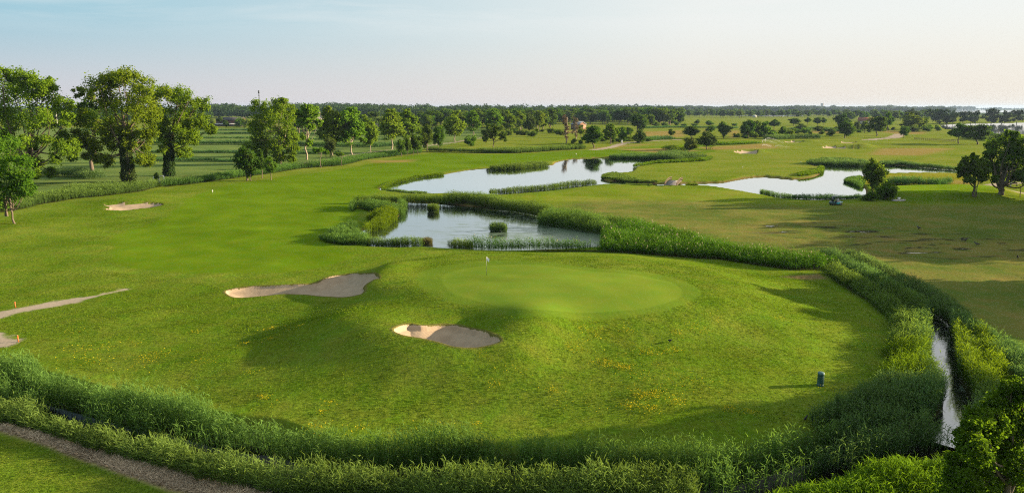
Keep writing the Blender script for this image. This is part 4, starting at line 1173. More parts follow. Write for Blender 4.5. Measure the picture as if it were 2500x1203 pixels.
big_tree('plane_tree', 'largest tree at the right edge with a forked trunk on the grass bank', yd(2443, 474), (2443, 474), (2446, 446),
    [(2430, 352, 22), (2468, 344, 22), (2500, 356, 28), (2448, 378, 28), (2490, 396, 28), (2415, 375, 14), (2422, 403, 18), (2458, 415, 22), (2508, 425, 24), (2474, 332, 12), (2463, 324, 8), (2530, 380, 34), (2404, 402, 11), (2476, 372, 24), (2440, 425, 13), (2480, 428, 13), (2548, 420, 26), (2432, 436, 8)],
    .5, 560, .42, 'mid', BARK, 208, fill=False, clumps=12, stems=[((2443, 470), (2434, 445), (2428, 415), .28), ((2443, 470), (2458, 440), (2468, 410), .25)])
big_tree('plane_tree', 'middle sized tree on thin stems to the left of the largest right edge tree', yd(2377, 480), (2377, 480), (2378, 440),
    [(2365, 395, 16), (2386, 408, 18), (2354, 420, 13), (2395, 430, 15), (2366, 436, 13), (2346, 425, 8), (2405, 420, 12), (2378, 383, 9), (2350, 408, 9), (2372, 415, 18), (2344, 412, 7), (2390, 392, 9)],
    .22, 430, .40, 'mid', BARK, 209, fill=False, clumps=11, stems=[((2383, 487), (2385, 460), (2392, 430), .10), ((2383, 487), (2381, 465), (2382, 435), .10)])
big_tree('ash_tree', 'dense dark tree filling the lower right corner beside the canal', 30.0, (2475, 1290), (2460, 1120),
    [(2440, 985, 46), (2488, 962, 38), (2405, 1030, 48), (2455, 1050, 62), (2375, 1095, 48), (2425, 1140, 62), (2352, 1160, 46), (2490, 1130, 62), (2520, 1020, 62), (2462, 942, 18), (2335, 1205, 52), (2400, 1215, 60), (2480, 1210, 60), (2478, 928, 12), (2350, 1060, 20), (2372, 1035, 20), (2330, 1120, 22), (2540, 950, 40)],
    .16, 1900, .125, 'acacia', BARK, 210, fill=False, clumps=26, tight=.30, depth=1.0)

# --- middle distance
T = tree
P3 = ['poplar0', 'poplar1', 'poplar2']
T('poplar1', 775, 842, 262, 812, 378, 'poplar_tree', 'forked pale poplar standing on the track right of the slender one')
T('poplar2', 832, 898, 264, 861, 378, 'poplar_tree', 'poplar with a straight trunk in front of the orange farmhouse')
T('poplar0', 888, 926, 282, 905, 369, 'poplar_tree', 'narrow poplar between the orange farmhouse and the white gabled house')
T('poplar2', 920, 986, 268, 956, 362, 'poplar_tree', 'rounded poplar just right of the white gabled house')
T('poplar1', 972, 1036, 268, 999, 352, 'poplar_tree', 'bright poplar rising behind the dark tree cluster')
T('poplar0', 1084, 1137, 272, 1110, 344, 'poplar_tree', 'poplar with a black ivy trunk beside the track')
T('poplar1', 1132, 1176, 271, 1155, 331, 'poplar_tree', 'poplar to the right of the ivy trunked one')
T('poplar2', 1184, 1230, 267, 1207, 326, 'poplar_tree', 'leftmost poplar of the pale row behind the spreading dark tree')
T('poplar0', 1226, 1258, 271, 1243, 324, 'poplar_tree', 'second poplar from the left of the pale row behind the spreading dark tree')
T('poplar1', 1252, 1288, 271, 1269, 321, 'poplar_tree', 'middle poplar of the pale row behind the spreading dark tree')
T('willow0', 1280, 1308, 276, 1292, 329, 'willow_tree', 'greyish willow on a pale trunk at the right of the pale row')
T('poplar2', 1300, 1334, 272, 1316, 322, 'poplar_tree', 'rightmost poplar of the pale row')
T('willow0', 788, 818, 336, 806, 382, 'willow_tree', 'small rounded willow on the track below the slender poplar')
T('dense0', 571, 632, 361, 603, 441, 'maple_tree', 'dark round maple, largest of the four below the bushy poplar', seed=1)
T('round1', 604, 634, 372, 613, 442, 'maple_tree', 'maple crowded against the largest dark round one')
T('round2', 626, 658, 369, 640, 435, 'maple_tree', 'darker slim maple, third from the left below the bushy poplar')
T('oval0', 650, 677, 383, 662, 440, 'maple_tree', 'smallest greenest maple, at the right of the four below the bushy poplar')
T('young0', 765, 802, 360, 784, 409, 'acacia_tree', 'young flat topped acacia, left of three on the reed border')
T('young0', 790, 806, 366, 798, 406, 'acacia_tree', 'young slim acacia, middle of three on the reed border')
T('young0', 824, 849, 372, 835, 406, 'acacia_tree', 'young small acacia standing apart to the right on the reed border')
for i, (a, b, c, d_, e, k, lab) in enumerate([(965, 990, 340, 980, 382, 'round0', 'leftmost dark tree of the cluster on the fairway edge'), (984, 1006, 334, 996, 380, 'round1', 'dark tree second from the left in the fairway edge cluster'),
        (998, 1020, 332, 1010, 378, 'round2', 'dark tree second from the right in the fairway edge cluster'), (1008, 1032, 330, 1020, 378, 'round0', 'rightmost dark tree of the cluster on the fairway edge')]):
    T(k, a, b, c, d_, e, 'alder_tree', lab)
T('dense0', 1026, 1058, 307, 1043, 371, 'alder_tree', 'tall dark alder, left of the pair at the reed hedge')
T('round1', 1053, 1087, 308, 1070, 369, 'alder_tree', 'tall dark alder, right of the pair at the reed hedge, on twin trunks')
T('bush0', 1135, 1165, 331, 1149, 357, 'round_bush', 'single dark goblet shaped bush on the far fairway', 'bush')
T('spread0', 1174, 1233, 303, 1205, 363, 'cedar_tree', 'wide spreading dark tree with drooping sides on the far fairway')
T('column0', 1372, 1394, 281, 1382, 350, 'bare_poplar', 'left of two nearly bare brown columnar poplars')
T('column0', 1396, 1416, 285, 1405, 342, 'bare_poplar', 'right of two nearly bare brown columnar poplars')
T('bush1', 1391, 1408, 338, 1400, 351, 'round_bush', 'small dark bush between the feet of the bare poplars', 'bush')
T('bush0', 1413, 1424, 341, 1418, 352, 'round_bush', 'tiny brownish bush right of the bare poplars', 'bush')
T('oval1', 1408, 1428, 306, 1418, 336, 'lime_tree', 'bushy tree half hiding the orange walled house')
T('round0', 1427, 1478, 308, 1449, 361, 'oak_tree', 'round dark oak at the bend of the pale path')
T('oval0', 1474, 1511, 302, 1490, 352, 'oak_tree', 'tall green oak behind the bend of the pale path')
T('oval1', 1504, 1530, 310, 1517, 350, 'oak_tree', 'smaller lighter oak left of the white board')
T('round2', 1522, 1546, 311, 1534, 338, 'oak_tree', 'dark oak leaning above the white board')
T('willow0', 1549, 1580, 317, 1562, 350, 'willow_tree', 'lone round willow beside the pale path')
T('dense0', 1533, 1576, 279, 1556, 323, 'oak_tree', 'large dark oak behind the path willow')
T('oval1', 1556, 1582, 280, 1570, 318, 'oak_tree', 'lighter right flank oak of the large dark group')
T('round1', 1580, 1601, 280, 1590, 311, 'oak_tree', 'dark oak with a visible trunk on the striped green')
T('round0', 1601, 1621, 280, 1611, 304, 'oak_tree', 'oak left of the rounded pair beyond the striped green')
T('round2', 1618, 1647, 273, 1632, 304, 'oak_tree', 'tallest rounded oak beyond the striped green')
T('oval0', 1630, 1647, 315, 1638, 337, 'birch_tree', 'small pale tree standing alone in the tan hay field')
T('round0', 1667, 1711, 308, 1688, 338, 'oak_tree', 'very dark oak at the right end of the tan hay field')
T('willow0', 1702, 1749, 321, 1724, 366, 'willow_tree', 'large rounded willow at the end of the long pond')
T('willow0', 1662, 1702, 337, 1682, 374, 'willow_tree', 'lower paler willow in front of the large rounded one')
T('round1', 1720, 1746, 307, 1733, 327, 'oak_tree', 'small dark oak between the hay field and the tall cone shaped tree')
T('dense0', 1750, 1784, 298, 1766, 338, 'oak_tree', 'tall cone shaped dark tree beside a tan slope')
T('dense0', 1802, 1840, 294, 1826, 338, 'oak_tree', 'broad left half of the dark tree group above the sprinklers')
T('dense0', 1828, 1858, 296, 1844, 334, 'oak_tree', 'middle dark tree of the group above the sprinklers')
T('oval1', 1854, 1881, 297, 1867, 337, 'oak_tree', 'right hand tall dark tree of the group above the sprinklers')
T('round2', 1877, 1905, 292, 1890, 316, 'oak_tree', 'rounded dark tree behind the sprinkler group')
T('round0', 1902, 1922, 309, 1911, 334, 'oak_tree', 'small dark tree standing by the band of rough growth')
T('round1', 1924, 1953, 289, 1938, 308, 'oak_tree', 'flat rounded dark tree on the far lawn')
T('willow0', 1942, 1968, 302, 1955, 323, 'willow_tree', 'soft grey willow below the flat rounded dark tree')
T('round2', 1963, 1981, 287, 1972, 304, 'oak_tree', 'tiny dark tree between the far lawns')
T('round0', 1985, 2008, 287, 1996, 306, 'oak_tree', 'bluish round tree left of the red roofed house')
T('oval0', 2004, 2018, 287, 2011, 306, 'oak_tree', 'slim tree hugging the bluish round one')
T('round1', 2020, 2038, 314, 2028, 331, 'oak_tree', 'little dark round tree left of the twin dark ones')
T('round2', 2034, 2074, 279, 2054, 318, 'oak_tree', 'tall olive tree behind the twin dark ones')
T('dense0', 2043, 2083, 297, 2062, 337, 'oak_tree', 'big black green tree on short trunks at the far green')
T('willow0', 2082, 2101, 297, 2091, 320, 'willow_tree', 'pale round shrub tree in front of the red roof')
T('oval1', 2100, 2122, 295, 2111, 325, 'oak_tree', 'brownish tree below the red roof')
T('round0', 2121, 2165, 285, 2140, 332, 'oak_tree', 'large round tree on the lit mound with two thin trunks')
T('oval0', 2155, 2178, 276, 2166, 320, 'oak_tree', 'tall lit tree directly right of the one on the mound')
T('round1', 2194, 2220, 310, 2206, 337, 'birch_tree', 'small round lit tree at the end of the grey path')
T('poplar0', 2198, 2250, 275, 2224, 318, 'poplar_tree', 'large green tree group leader near the lagoon inlet')
T('oval1', 2233, 2260, 285, 2247, 317, 'poplar_tree', 'bright lower tree right of the lagoon inlet group')
T('pine1', 2198, 2248, 266, 2222, 304, 'pine_tree', 'dark pine towering behind the lagoon inlet group')
T('round2', 2322, 2370, 302, 2340, 351, 'oak_tree', 'left round tree of the pair on thin trunks before the lagoon')
T('round0', 2362, 2416, 305, 2385, 353, 'oak_tree', 'right darker round tree of the pair on thin trunks before the lagoon')
T('dense0', 2100, 2158, 389, 2128, 474, 'alder_tree', 'dark ragged tree growing at the waterside of the right hand pond')
T('bush0', 2134, 2184, 444, 2160, 487, 'willow_bush', 'bright green bush at the foot of the waterside tree', 'bush')
T('bush1', 2098, 2138, 468, 2118, 490, 'willow_bush', 'low dark bush left of the bright waterside bush', 'bush')
T('young0', 2478, 2510, 428, 2491, 481, 'young_tree', 'young staked tree at the right edge behind the grass bank')
T('bush1', 375, 390, 422, 382, 447, 'round_bush', 'small ivy covered stump bush between the two ivy trunks', 'bush')
T('bush0', 2395, 2440, 322, 2418, 340, 'round_bush', 'low grey scrub on the lagoon shore right of the tree pair', 'bush')
T('bush1', 2440, 2500, 324, 2470, 344, 'round_bush', 'wide scrub on the lagoon shore behind the largest right edge tree', 'bush')
for i, (a, b, c, d_) in enumerate([(2268, 2320, 266, 303), (2312, 2340, 270, 301), (2334, 2368, 272, 301), (2362, 2400, 270, 301), (2398, 2442, 265, 302), (2438, 2466, 270, 300), (2462, 2502, 268, 300), (2500, 2550, 268, 301), (2285, 2335, 278, 304), (2345, 2395, 279, 303), (2420, 2470, 280, 302)]):
    T('pine%d' % (i % 2), a, b, c, (a + b) / 2, d_, 'pine_tree', 'dark umbrella pine in the shoreline row between lagoon and sea', group='pines on the lagoon spit', seed=i)

# belts of like trees beyond the far fairways
rr = random.Random(4)
def scatter(n, x0, x1, y0, y1, h0, h1, kinds, name, label, group, wf=(.75, 1.1)):
    for i in range(n):
        px = x0 + (x1 - x0) * (i + rr.random()) / n; py = rr.uniform(y0, y1)
        if py > 300 and min(abs(px - 845), abs(px - 930), abs(px - 782)) < 15:
            continue
        b = W(px, py); k = rr.choice(kinds); hgt = rr.uniform(h0, h1); w = hgt * rr.uniform(*wf)
        plant(k, (float(b[0]), float(b[1]), float(H(*b)) - .1), hgt / TPL[k][3], w / TPL[k][2], rr.uniform(0, 6.28), name, label, 'tree', group)
scatter(60, 1330, 1660, 292, 305, 14, 20, ['round0', 'round1', 'dense0', 'oval0', 'oval1'], 'wood_tree', 'dark tree in the close wood behind the bare poplars', 'trees of the near wood')
scatter(52, 1035, 1350, 302, 318, 13, 19, ['round0', 'round1', 'dense0', 'oval0'], 'wood_tree', 'dark tree in the belt behind the pale poplar row', 'trees behind the poplar row')
scatter(80, 1650, 2080, 281, 289, 10, 16, ['round0', 'round1', 'round2', 'oval0'], 'park_tree', 'dark tree dotted over the far lawns before the salt marsh', 'trees dotted over the far lawns')
scatter(24, 1680, 1810, 276, 284, 13, 18, ['round0', 'round1', 'dense0'], 'park_tree', 'dark tree of the grove left of the bright salt marsh channel', 'grove by the salt marsh')
scatter(34, 2060, 2300, 284, 297, 11, 16, ['round0', 'round1', 'dense0', 'oval1'], 'park_tree', 'dark tree of the grove around the red roofed house', 'grove round the red roof')
scatter(10, 500, 720, 299, 312, 7, 11, ['round0', 'oval0', 'dense0', 'bush0'], 'hedge_tree', 'low tree in the hedge behind the marsh field', 'trees behind the marsh field')
scatter(26, 715, 1045, 298, 330, 10, 16, ['round0', 'oval0', 'dense0', 'round2'], 'hedge_tree', 'tree among the farmhouses behind the poplar row', 'trees among the farmhouses')
scatter(14, -40, 300, 300, 318, 6, 10, ['round0', 'oval0', 'bush0', 'bush1'], 'hedge_tree', 'shrubby tree in the hedge behind the big poplars', 'trees behind the big poplars')

def shrubs(n, x0, x1, y0, y1, h0, h1, label, group):
    for i in range(n):
        px = x0 + (x1 - x0) * (i + rr.random()) / n; py = rr.uniform(y0, y1)
        b = W(px, py); k = rr.choice(['bush0', 'bush1']); hgt = rr.uniform(h0, h1); w = hgt * rr.uniform(1.3, 2.2)
        plant(k, (float(b[0]), float(b[1]), float(H(*b)) - .1), hgt / TPL[k][3], w / TPL[k][2], rr.uniform(0, 6.28), 'shrub', label, 'bush', group)
shrubs(16, 1425, 1585, 338, 352, 2.0, 4.0, 'shrub in the undergrowth below the oaks at the pale path', 'shrubs under the oaks')
shrubs(14, 1790, 1930, 326, 338, 2.2, 4.5, 'shrub in the undergrowth below the dark group above the sprinklers', 'shrubs above the sprinklers')
shrubs(18, 1925, 2110, 318, 334, 2.5, 5.0, 'shrub in the scrub between the far green and the red roofed house', 'shrubs of the far scrub')
shrubs(14, 2110, 2300, 312, 324, 2.5, 5.5, 'shrub under the lagoon side trees', 'shrubs by the lagoon')
shrubs(16, 1180, 1380, 322, 334, 2.0, 4.5, 'shrub at the foot of the pale poplar row', 'shrubs under the pale row')
shrubs(14, 1560, 1800, 300, 312, 3.0, 6.0, 'shrub on the far striped lawns', 'shrubs of the far lawns')

# trees to the right of the view, whose long shadows cross the field
for i, (x, y, h, w, k) in enumerate([(118, 128, 15, 14, 'round0'), (132, 120, 18, 16, 'oval0'), (108, 107, 14, 14, 'round1'), (136, 109, 19, 16, 'dense0'), (124, 138, 15, 15, 'round2'), (146, 134, 20, 18, 'dense0'), (152, 148, 20, 17, 'oval1'), (126, 150, 15, 13, 'round0'), (160, 120, 22, 18, 'dense0'),
        (84, 79, 14, 12, 'round2'), (92, 77, 15, 13, 'oval1'), (79, 73, 11, 11, 'dense0'), (74, 68, 8.5, 9, 'round0'), (82, 67, 9.5, 10, 'round1'), (58, 47.5, 14, 7.5, 'oval0')]):
    plant(k, (x, y, -.1), h / TPL[k][3], w / TPL[k][2], i * 1.7, 'field_tree', 'tree standing right of the damp field outside the picture', 'tree', 'trees casting shadows from the right')

# --- woods that read as one mass
def woodland(name, label, rows, leaf, per, seed, mat='wood'):
    """rows: (x0, x1, y_base, y_top0, y_top1, count)"""
    rng = np.random.default_rng(seed)
    Vs, Fs, T_, o = [], [], [], 0
    for x0, x1, yb, t0, t1, cnt in rows:
        px = rng.uniform(x0, x1, cnt); py = yb + rng.uniform(-1, 1, cnt) * .06 * (yb - 262)
        p = flat(px, py, 0)
        d = p[:, 1]; yt = t0 + (t1 - t0) * np.clip(.5 + .5 * fbm(px / 38., py * 0 + seed, seed) + rng.normal(0, .18, cnt), 0, 1.1)
        top = CAM_H + ray(px, yt)[:, 2] * d / ray(px, yt)[:, 1]
        hgt = np.maximum(top, 4)
        w = hgt * rng.uniform(.42, .62, cnt)
        n = cnt * per; k = np.repeat(np.arange(cnt), per)
        u = unit(rng.normal(size=(n, 3))) * (rng.uniform(.3, 1, n) ** .4)[:, None]
        lump = 1 + .25 * vnoise(u[:, 0] * 2.3 + k, u[:, 2] * 2.3, seed)
        q = np.column_stack([p[k, 0] + u[:, 0] * w[k] * lump, p[k, 1] + u[:, 1] * w[k] * lump, hgt[k] * (.56 + .44 * u[:, 2] * np.minimum(lump, 1.05))])
        nrm = unit(u + rng.normal(0, .6, (n, 3)) + [0, 0, .2]); al = unit(np.cross(nrm, rng.normal(size=(n, 3)))); sd_ = np.cross(nrm, al)
        L = leaf * rng.uniform(.6, 1.4, n) * np.sqrt(hgt[k] / 14)
        V, Fk = kites(q - al * L[:, None] / 2, al, sd_, L, L * .8, .5)
        Vs.append(V); Fs.append(Fk + o); o += len(V)
        T_.append(np.repeat(np.clip(rng.uniform(.05, .75, cnt)[k] + rng.normal(0, .18, n), 0, 1), 4))
    me = make_mesh(name, np.vstack(Vs), np.vstack(Fs), LEAF[mat], {'tint': ('FLOAT', np.concatenate(T_))})
    return tag(link(name, me), label, 'woods', None, 'stuff')
woodland('woods', 'dark wood behind the marsh field and the farmhouses', [(-200, 1060, 288, 255, 266, 330), (480, 1060, 282, 250, 261, 200), (-200, 520, 296, 266, 276, 90), (780, 900, 280, 247, 256, 26), (480, 1060, 284, 249, 256, 26)], 2.3, 170, 301)
woodland('woods', 'broad dark wood filling the middle of the horizon', [(1030, 1640, 289, 259, 268, 260), (1030, 1640, 281, 255, 262.5, 230), (1200, 1600, 297, 270, 279, 80), (1030, 1640, 283, 252.5, 258, 34)], 2.4, 170, 302)
woodland('woods', 'hazy blue green wood along the horizon behind the salt marsh', [(1380, 2300, 271, 257.5, 262.5, 460), (1380, 1960, 273.5, 258.5, 265, 300), (1800, 2330, 273, 261.5, 265.5, 260), (1400, 2250, 270.5, 255.5, 260, 36)], 5.0, 90, 303)
woodland('woods', 'low wooded islands on the far right horizon beside the sea', [(2210, 2320, 268.6, 262.5, 265, 50), (2310, 2380, 267.4, 258.5, 263, 40), (2370, 2760, 267.0, 263.4, 265.0, 120), (2418, 2450, 267, 261.5, 264, 10)], 9.0, 60, 304)
# ---------------------------------------------------------------- built things
def box(lo, hi):
    (a, b, c), (d, e, f) = lo, hi
    V = np.array([(a, b, c), (d, b, c), (d, e, c), (a, e, c), (a, b, f), (d, b, f), (d, e, f), (a, e, f)], float)
    return V, np.array([(0, 3, 2, 1), (4, 5, 6, 7), (0, 1, 5, 4), (1, 2, 6, 5), (2, 3, 7, 6), (3, 0, 4, 7)])

def part(name, geos, mat, parent=None, bevel=0.0, smooth_shade=False):
    V, Fq = join(geos)
    me = make_mesh(name, V, Fq, mat, None, smooth_shade)
    o = link(name, me, parent)
    if bevel:
        b = o.modifiers.new('bevel', 'BEVEL'); b.width = bevel; b.segments = 2; b.limit_method = 'ANGLE'
    return o

def rod(a, b, r, r2=None, sides=8):
    V, Fq = tube(np.array([a, b], float), [r, r if r2 is None else r2], sides)
    n = sides   # close the ends with a collapsed ring
    ca, cb = V[:n].mean(0), V[n:].mean(0)
    k = len(V); V = np.vstack([V, ca[None], cb[None]])
    j = np.arange(n); j2 = (j + 1) % n
    caps = np.vstack([np.stack([np.full(n, k), j2, j, j], 1), np.stack([np.full(n, k + 1), n + j, n + j2, n + j2], 1)])
    return V, np.vstack([Fq, caps])

def lathe(profile, sides=20, axis='z', at=(0, 0, 0)):
    p = np.array(profile, float); n = len(p)
    a = np.linspace(0, 2 * np.pi, sides, endpoint=False)
    r, h = p[:, 0], p[:, 1]
    X = r[:, None] * np.cos(a); Y = r[:, None] * np.sin(a); Z = np.repeat(h[:, None], sides, 1)
    V = np.stack([X, Y, Z], -1).reshape(-1, 3)
    if axis == 'y':
        V = V[:, [0, 2, 1]]
    i, j = np.meshgrid(np.arange(n - 1), np.arange(sides), indexing='ij'); j2 = (j + 1) % sides
    Fq = np.stack([i * sides + j, i * sides + j2, (i + 1) * sides + j2, (i + 1) * sides + j], -1).reshape(-1, 4)
    return V + np.array(at), Fq

def prism(profile, y0, y1):
    """closed outline in x,z pulled along y (outline split into quads as a fan strip top/bottom pairs)"""
    lo, hi = profile          # two equal-length lists: lower and upper edge from front to back
    lo, hi = np.array(lo, float), np.array(hi, float); n = len(lo)
    V = np.vstack([np.column_stack([q[:, 0], np.full(n, y), q[:, 1]]) for y in (y0, y1) for q in (lo, hi)])
    L0, U0, L1, U1 = 0, n, 2 * n, 3 * n; Fq = []
    for k in range(n - 1):
        Fq += [(L0 + k, L0 + k + 1, U0 + k + 1, U0 + k), (L1 + k + 1, L1 + k, U1 + k, U1 + k + 1), (U0 + k, U0 + k + 1, U1 + k + 1, U1 + k), (L0 + k + 1, L0 + k, L1 + k, L1 + k + 1)]
    Fq += [(L0, U0, U1, L1), (L0 + n - 1, L1 + n - 1, U1 + n - 1, U0 + n - 1)]
    return V, np.array(Fq)

def skin_mesh(name, pts, edges, rads, mats, pick=None, sub=2):
    me = bpy.data.meshes.new(name); me.from_pydata(pts, edges, [])
    o = bpy.data.objects.new(name, me); C.objects.link(o)
    md = o.modifiers.new('skin', 'SKIN'); md.use_smooth_shade = True
    for v, r in zip(me.skin_vertices[0].data, rads):
        v.radius = (r, r) if isinstance(r, (int, float)) else r
    me.skin_vertices[0].data[0].use_root = True
    s = o.modifiers.new('sub', 'SUBSURF'); s.levels = sub; s.render_levels = sub
    dg = bpy.context.evaluated_depsgraph_get(); dg.update()
    out = bpy.data.meshes.new_from_object(o.evaluated_get(dg)); out.name = name
    bpy.data.objects.remove(o)
    out.materials.clear()
    for m in mats: out.materials.append(m)
    if pick:
        for p in out.polygons:
            p.material_index = pick(p.center); p.use_smooth = True
    return out

def on(px, py, dz=0.0):
    b = W(px, py); return (float(b[0]), float(b[1]), float(H(*b)) + dz)

WHITE = plain('white_paint', (.75, .74, .70), .5, .05, 3)
DARK = plain('dark_metal', (.04, .045, .05), .5, .1, 4)
STEEL = plain('grey_metal', (.32, .33, .34), .45, .1, 4, .3)
WOOD = plain('weathered_wood', (.11, .075, .045), .85, .22, 8, bump=.4)
PLANK = plain('grey_planks', (.21, .19, .175), .85, .2, 6, bump=.4)
GREENP = plain('green_plastic', (.030, .085, .070), .5, .12, 5)
ORANGE = plain('orange_paint', (.55, .13, .03), .6, .1, 5)
BLACK = plain('black_rubber', (.02, .02, .022), .7, .1, 6)
TEAL = plain('turquoise_paint', (.05, .38, .46), .3, .05, 3, spec=.5)
NAVY = plain('dark_teal_paint', (.012, .045, .055), .35, .08, 3, spec=.5)
SEATM = plain('cream_vinyl', (.45, .40, .33), .6, .08, 5)
SKIN = plain('skin', (.45, .27, .19), .6, .05, 5)
SHIRT = plain('white_shirt', (.70, .70, .74), .85, .05, 5)
TROUS = plain('dark_trousers', (.03, .035, .06), .9, .1, 5)
HAIR = plain('grey_hair', (.28, .25, .23), .8, .1, 8)
FEATHER = plain('black_feathers', (.022, .022, .026), .7, .15, 9)
ROCK = plain('pale_rock', (.33, .31, .29), .9, .2, 2.5, bump=.6)
TERRA = plain('terracotta_tiles', (.20, .08, .05), .85, .2, 1.2)
OCHRE = plain('orange_plaster', (.36, .165, .085), .85, .08, .8)
CREAM = plain('cream_plaster', (.42, .38, .33), .85, .06, .8)
GLASS = plain('window_glass', (.03, .035, .04), .15, .1, 1, spec=.5)
SLATE = plain('blue_grey_roof', (.20, .22, .26), .7, .1, .8)
PALE = plain('pale_roof_sheet', (.52, .52, .50), .6, .08, .6)
BRICKR = plain('red_brick', (.11, .035, .026), .85, .15, .8)

# flagstick on the green
b = on(1188, 672)
fs_ = thing('flagstick', 'golf flagstick with a small white flag standing in the putting green', 'flagstick', b, R(-14))
part('pole', [rod((0, 0, -.05), (0, 0, .9), .017, .016)], DARK, fs_)
part('pole', [rod((0, 0, .9), (0, 0, 1.98), .016, .014)], WHITE, fs_)
u = np.linspace(0, 1, 9)
ft = np.column_stack([.02 + .30 * u, .05 * np.sin(u * 5), 1.95 - .16 * u - .02 * u]); fb_ = np.column_stack([.02 + .26 * u, .05 * np.sin(u * 5 + .3), 1.62 - .20 * u])
FV = np.vstack([ft, fb_, ft + [0, .012, 0], fb_ + [0, .012, 0]]); k = np.arange(8)
part('flag', [(FV, np.vstack([np.stack([k, k + 1, k + 10, k + 9], 1), np.stack([k + 27, k + 28, k + 19, k + 18], 1), np.stack([k, k + 18, k + 19, k + 1], 1)]))], WHITE, fs_)

# green utility post
b = on(2002, 940)
po = thing('utility_post', 'dark green rounded utility post standing in the rough beside the canal reeds', 'utility post', b, R(12))
part('body', [lathe([(.0, -.05), (.25, -.05), (.25, .05), (.22, .10), (.22, .86), (.23, .87)], 20)], GREENP, po, 0, True)
part('cap', [lathe([(.235, .865), (.245, .88), (.245, .93), (.22, .99), (.12, 1.03), (0, 1.04)], 20)], plain('green_cap', (.06, .13, .12), .4, .05, 4), po, 0, True)
part('door', [box((-.12, -.232, .15), (.12, -.205, .75))], GREENP, po, .01)

# orange stakes at the sandy path
for (px, py, h), lab in zip([(38, 750, .55), (45, 834, .55)], ['small orange stake beside the sandy path', 'small orange stake below the sandy path near the reeds']):
    o = thing('marker_stake', lab, 'stake', on(px, py), 0)
    part('shaft', [rod((0, 0, -.1), (0, 0, h), .05, .05, 6)], ORANGE, o)
    part('tip', [lathe([(.05, h), (.055, h + .03), (.03, h + .07), (0, h + .08)], 6)], plain('stake_tip', (.35, .16, .06), .7), o)
# white markers out on the fairways
for (px, py, s), lab in zip([(519, 470, .6), (1407, 378, .6), (1955, 398, .5), (2016, 404, .9), (1406, 376.5, .4), (1813, 410, .45), (1966, 338, 1.6)],
        ['white marker standing alone on the left fairway', 'white marker above the far bank of the long pond', 'white marker on the grass tongue left of the right pond', 'white post standing in the far water of the right pond',
         'tiny white marker just behind another above the long pond', 'white marker in the middle of the peninsula fairway', 'white flag marker on the far green below the dark rough band']):
    o = thing('white_marker', lab, 'marker', on(px, py), 0)
    part('post', [lathe([(.0, -.3), (.09 * s / .6, -.3), (.09 * s / .6, .5 * s), (.13 * s / .6, .55 * s), (.15 * s / .6, .8 * s), (.08, s), (0, s)], 8)], WHITE, o)

# golf cart, nose to the left
b = on(2040, 500.5)
gc = thing('golf_cart', 'small turquoise and black golf cart with a dark roof crossing the shaded fairway', 'golf cart', b, R(4))
part('body', [prism(([(-1.22, .32), (-1.0, .25), (-.55, .22), (.25, .22), (.6, .30), (1.2, .38)], [(-1.20, .62), (-1.0, .78), (-.62, .80), (-.55, .36), (.25, .36), (.30, .40)][:0] or [(-1.20, .58), (-1.0, .80), (-.66, .86), (-.56, .34), (.2, .34), (1.2, .42)]), -.58, .58)], NAVY, gc, .03)
part('side_panel', [prism(([(.02, .30), (.30, .27), (.62, .40)], [(.02, .62), (.30, .66), (.62, .66)]), -.60, .60)], TEAL, gc, .02)
part('rear_deck', [prism(([(.62, .56), (.9, .64), (1.22, .60)], [(.62, .70), (.9, .76), (1.22, .72)]), -.60, .60)], plain('light_blue_paint', (.30, .50, .62), .3, .05, 3), gc, .02)
part('seat', [box((-.02, -.52, .66), (.50, .52, .80))], SEATM, gc, .04)
part('backrest', [box((.46, -.52, .80), (.58, .52, 1.22))], SEATM, gc, .04)
part('roof', [prism(([(-.85, 1.74), (-.4, 1.80), (.5, 1.80), (.95, 1.72)], [(-.85, 1.80), (-.4, 1.88), (.5, 1.88), (.95, 1.78)]), -.60, .60)], NAVY, gc, .03)
for sx in (-1, 1):
    part('roof_support', [rod((-.80, sx * .55, .80), (-.62, sx * .54, 1.77), .022)], DARK, gc)
    part('roof_support', [rod((.86, sx * .55, .70), (.80, sx * .54, 1.77), .022)], DARK, gc)
part('windscreen', [prism(([(-.83, .84), (-.81, .84)], [(-.66, 1.70), (-.64, 1.70)]), -.52, .52)], GLASS, gc)
part('steering_wheel', [lathe([(.15, 0), (.17, .015), (.19, 0), (.17, -.015), (.15, 0)], 14, at=(-.32, -.25, .98)), rod((-.34, -.25, .97), (-.62, -.25, .70), .02)], BLACK, gc)
for wx in (-.82, .80):
    for wy in (-.50, .50):
        w_ = part('wheel', [lathe([(.12, -.09), (.20, -.09), (.235, -.06), (.235, .06), (.20, .09), (.12, .09), (.12, -.09)], 18, 'y', (wx, wy, .235))], BLACK, gc, 0, True)
        part('rim', [lathe([(0, -.075), (.12, -.075), (.13, 0), (.12, .075), (0, .075)], 14, 'y', (wx, wy, .235))], STEEL, w_)
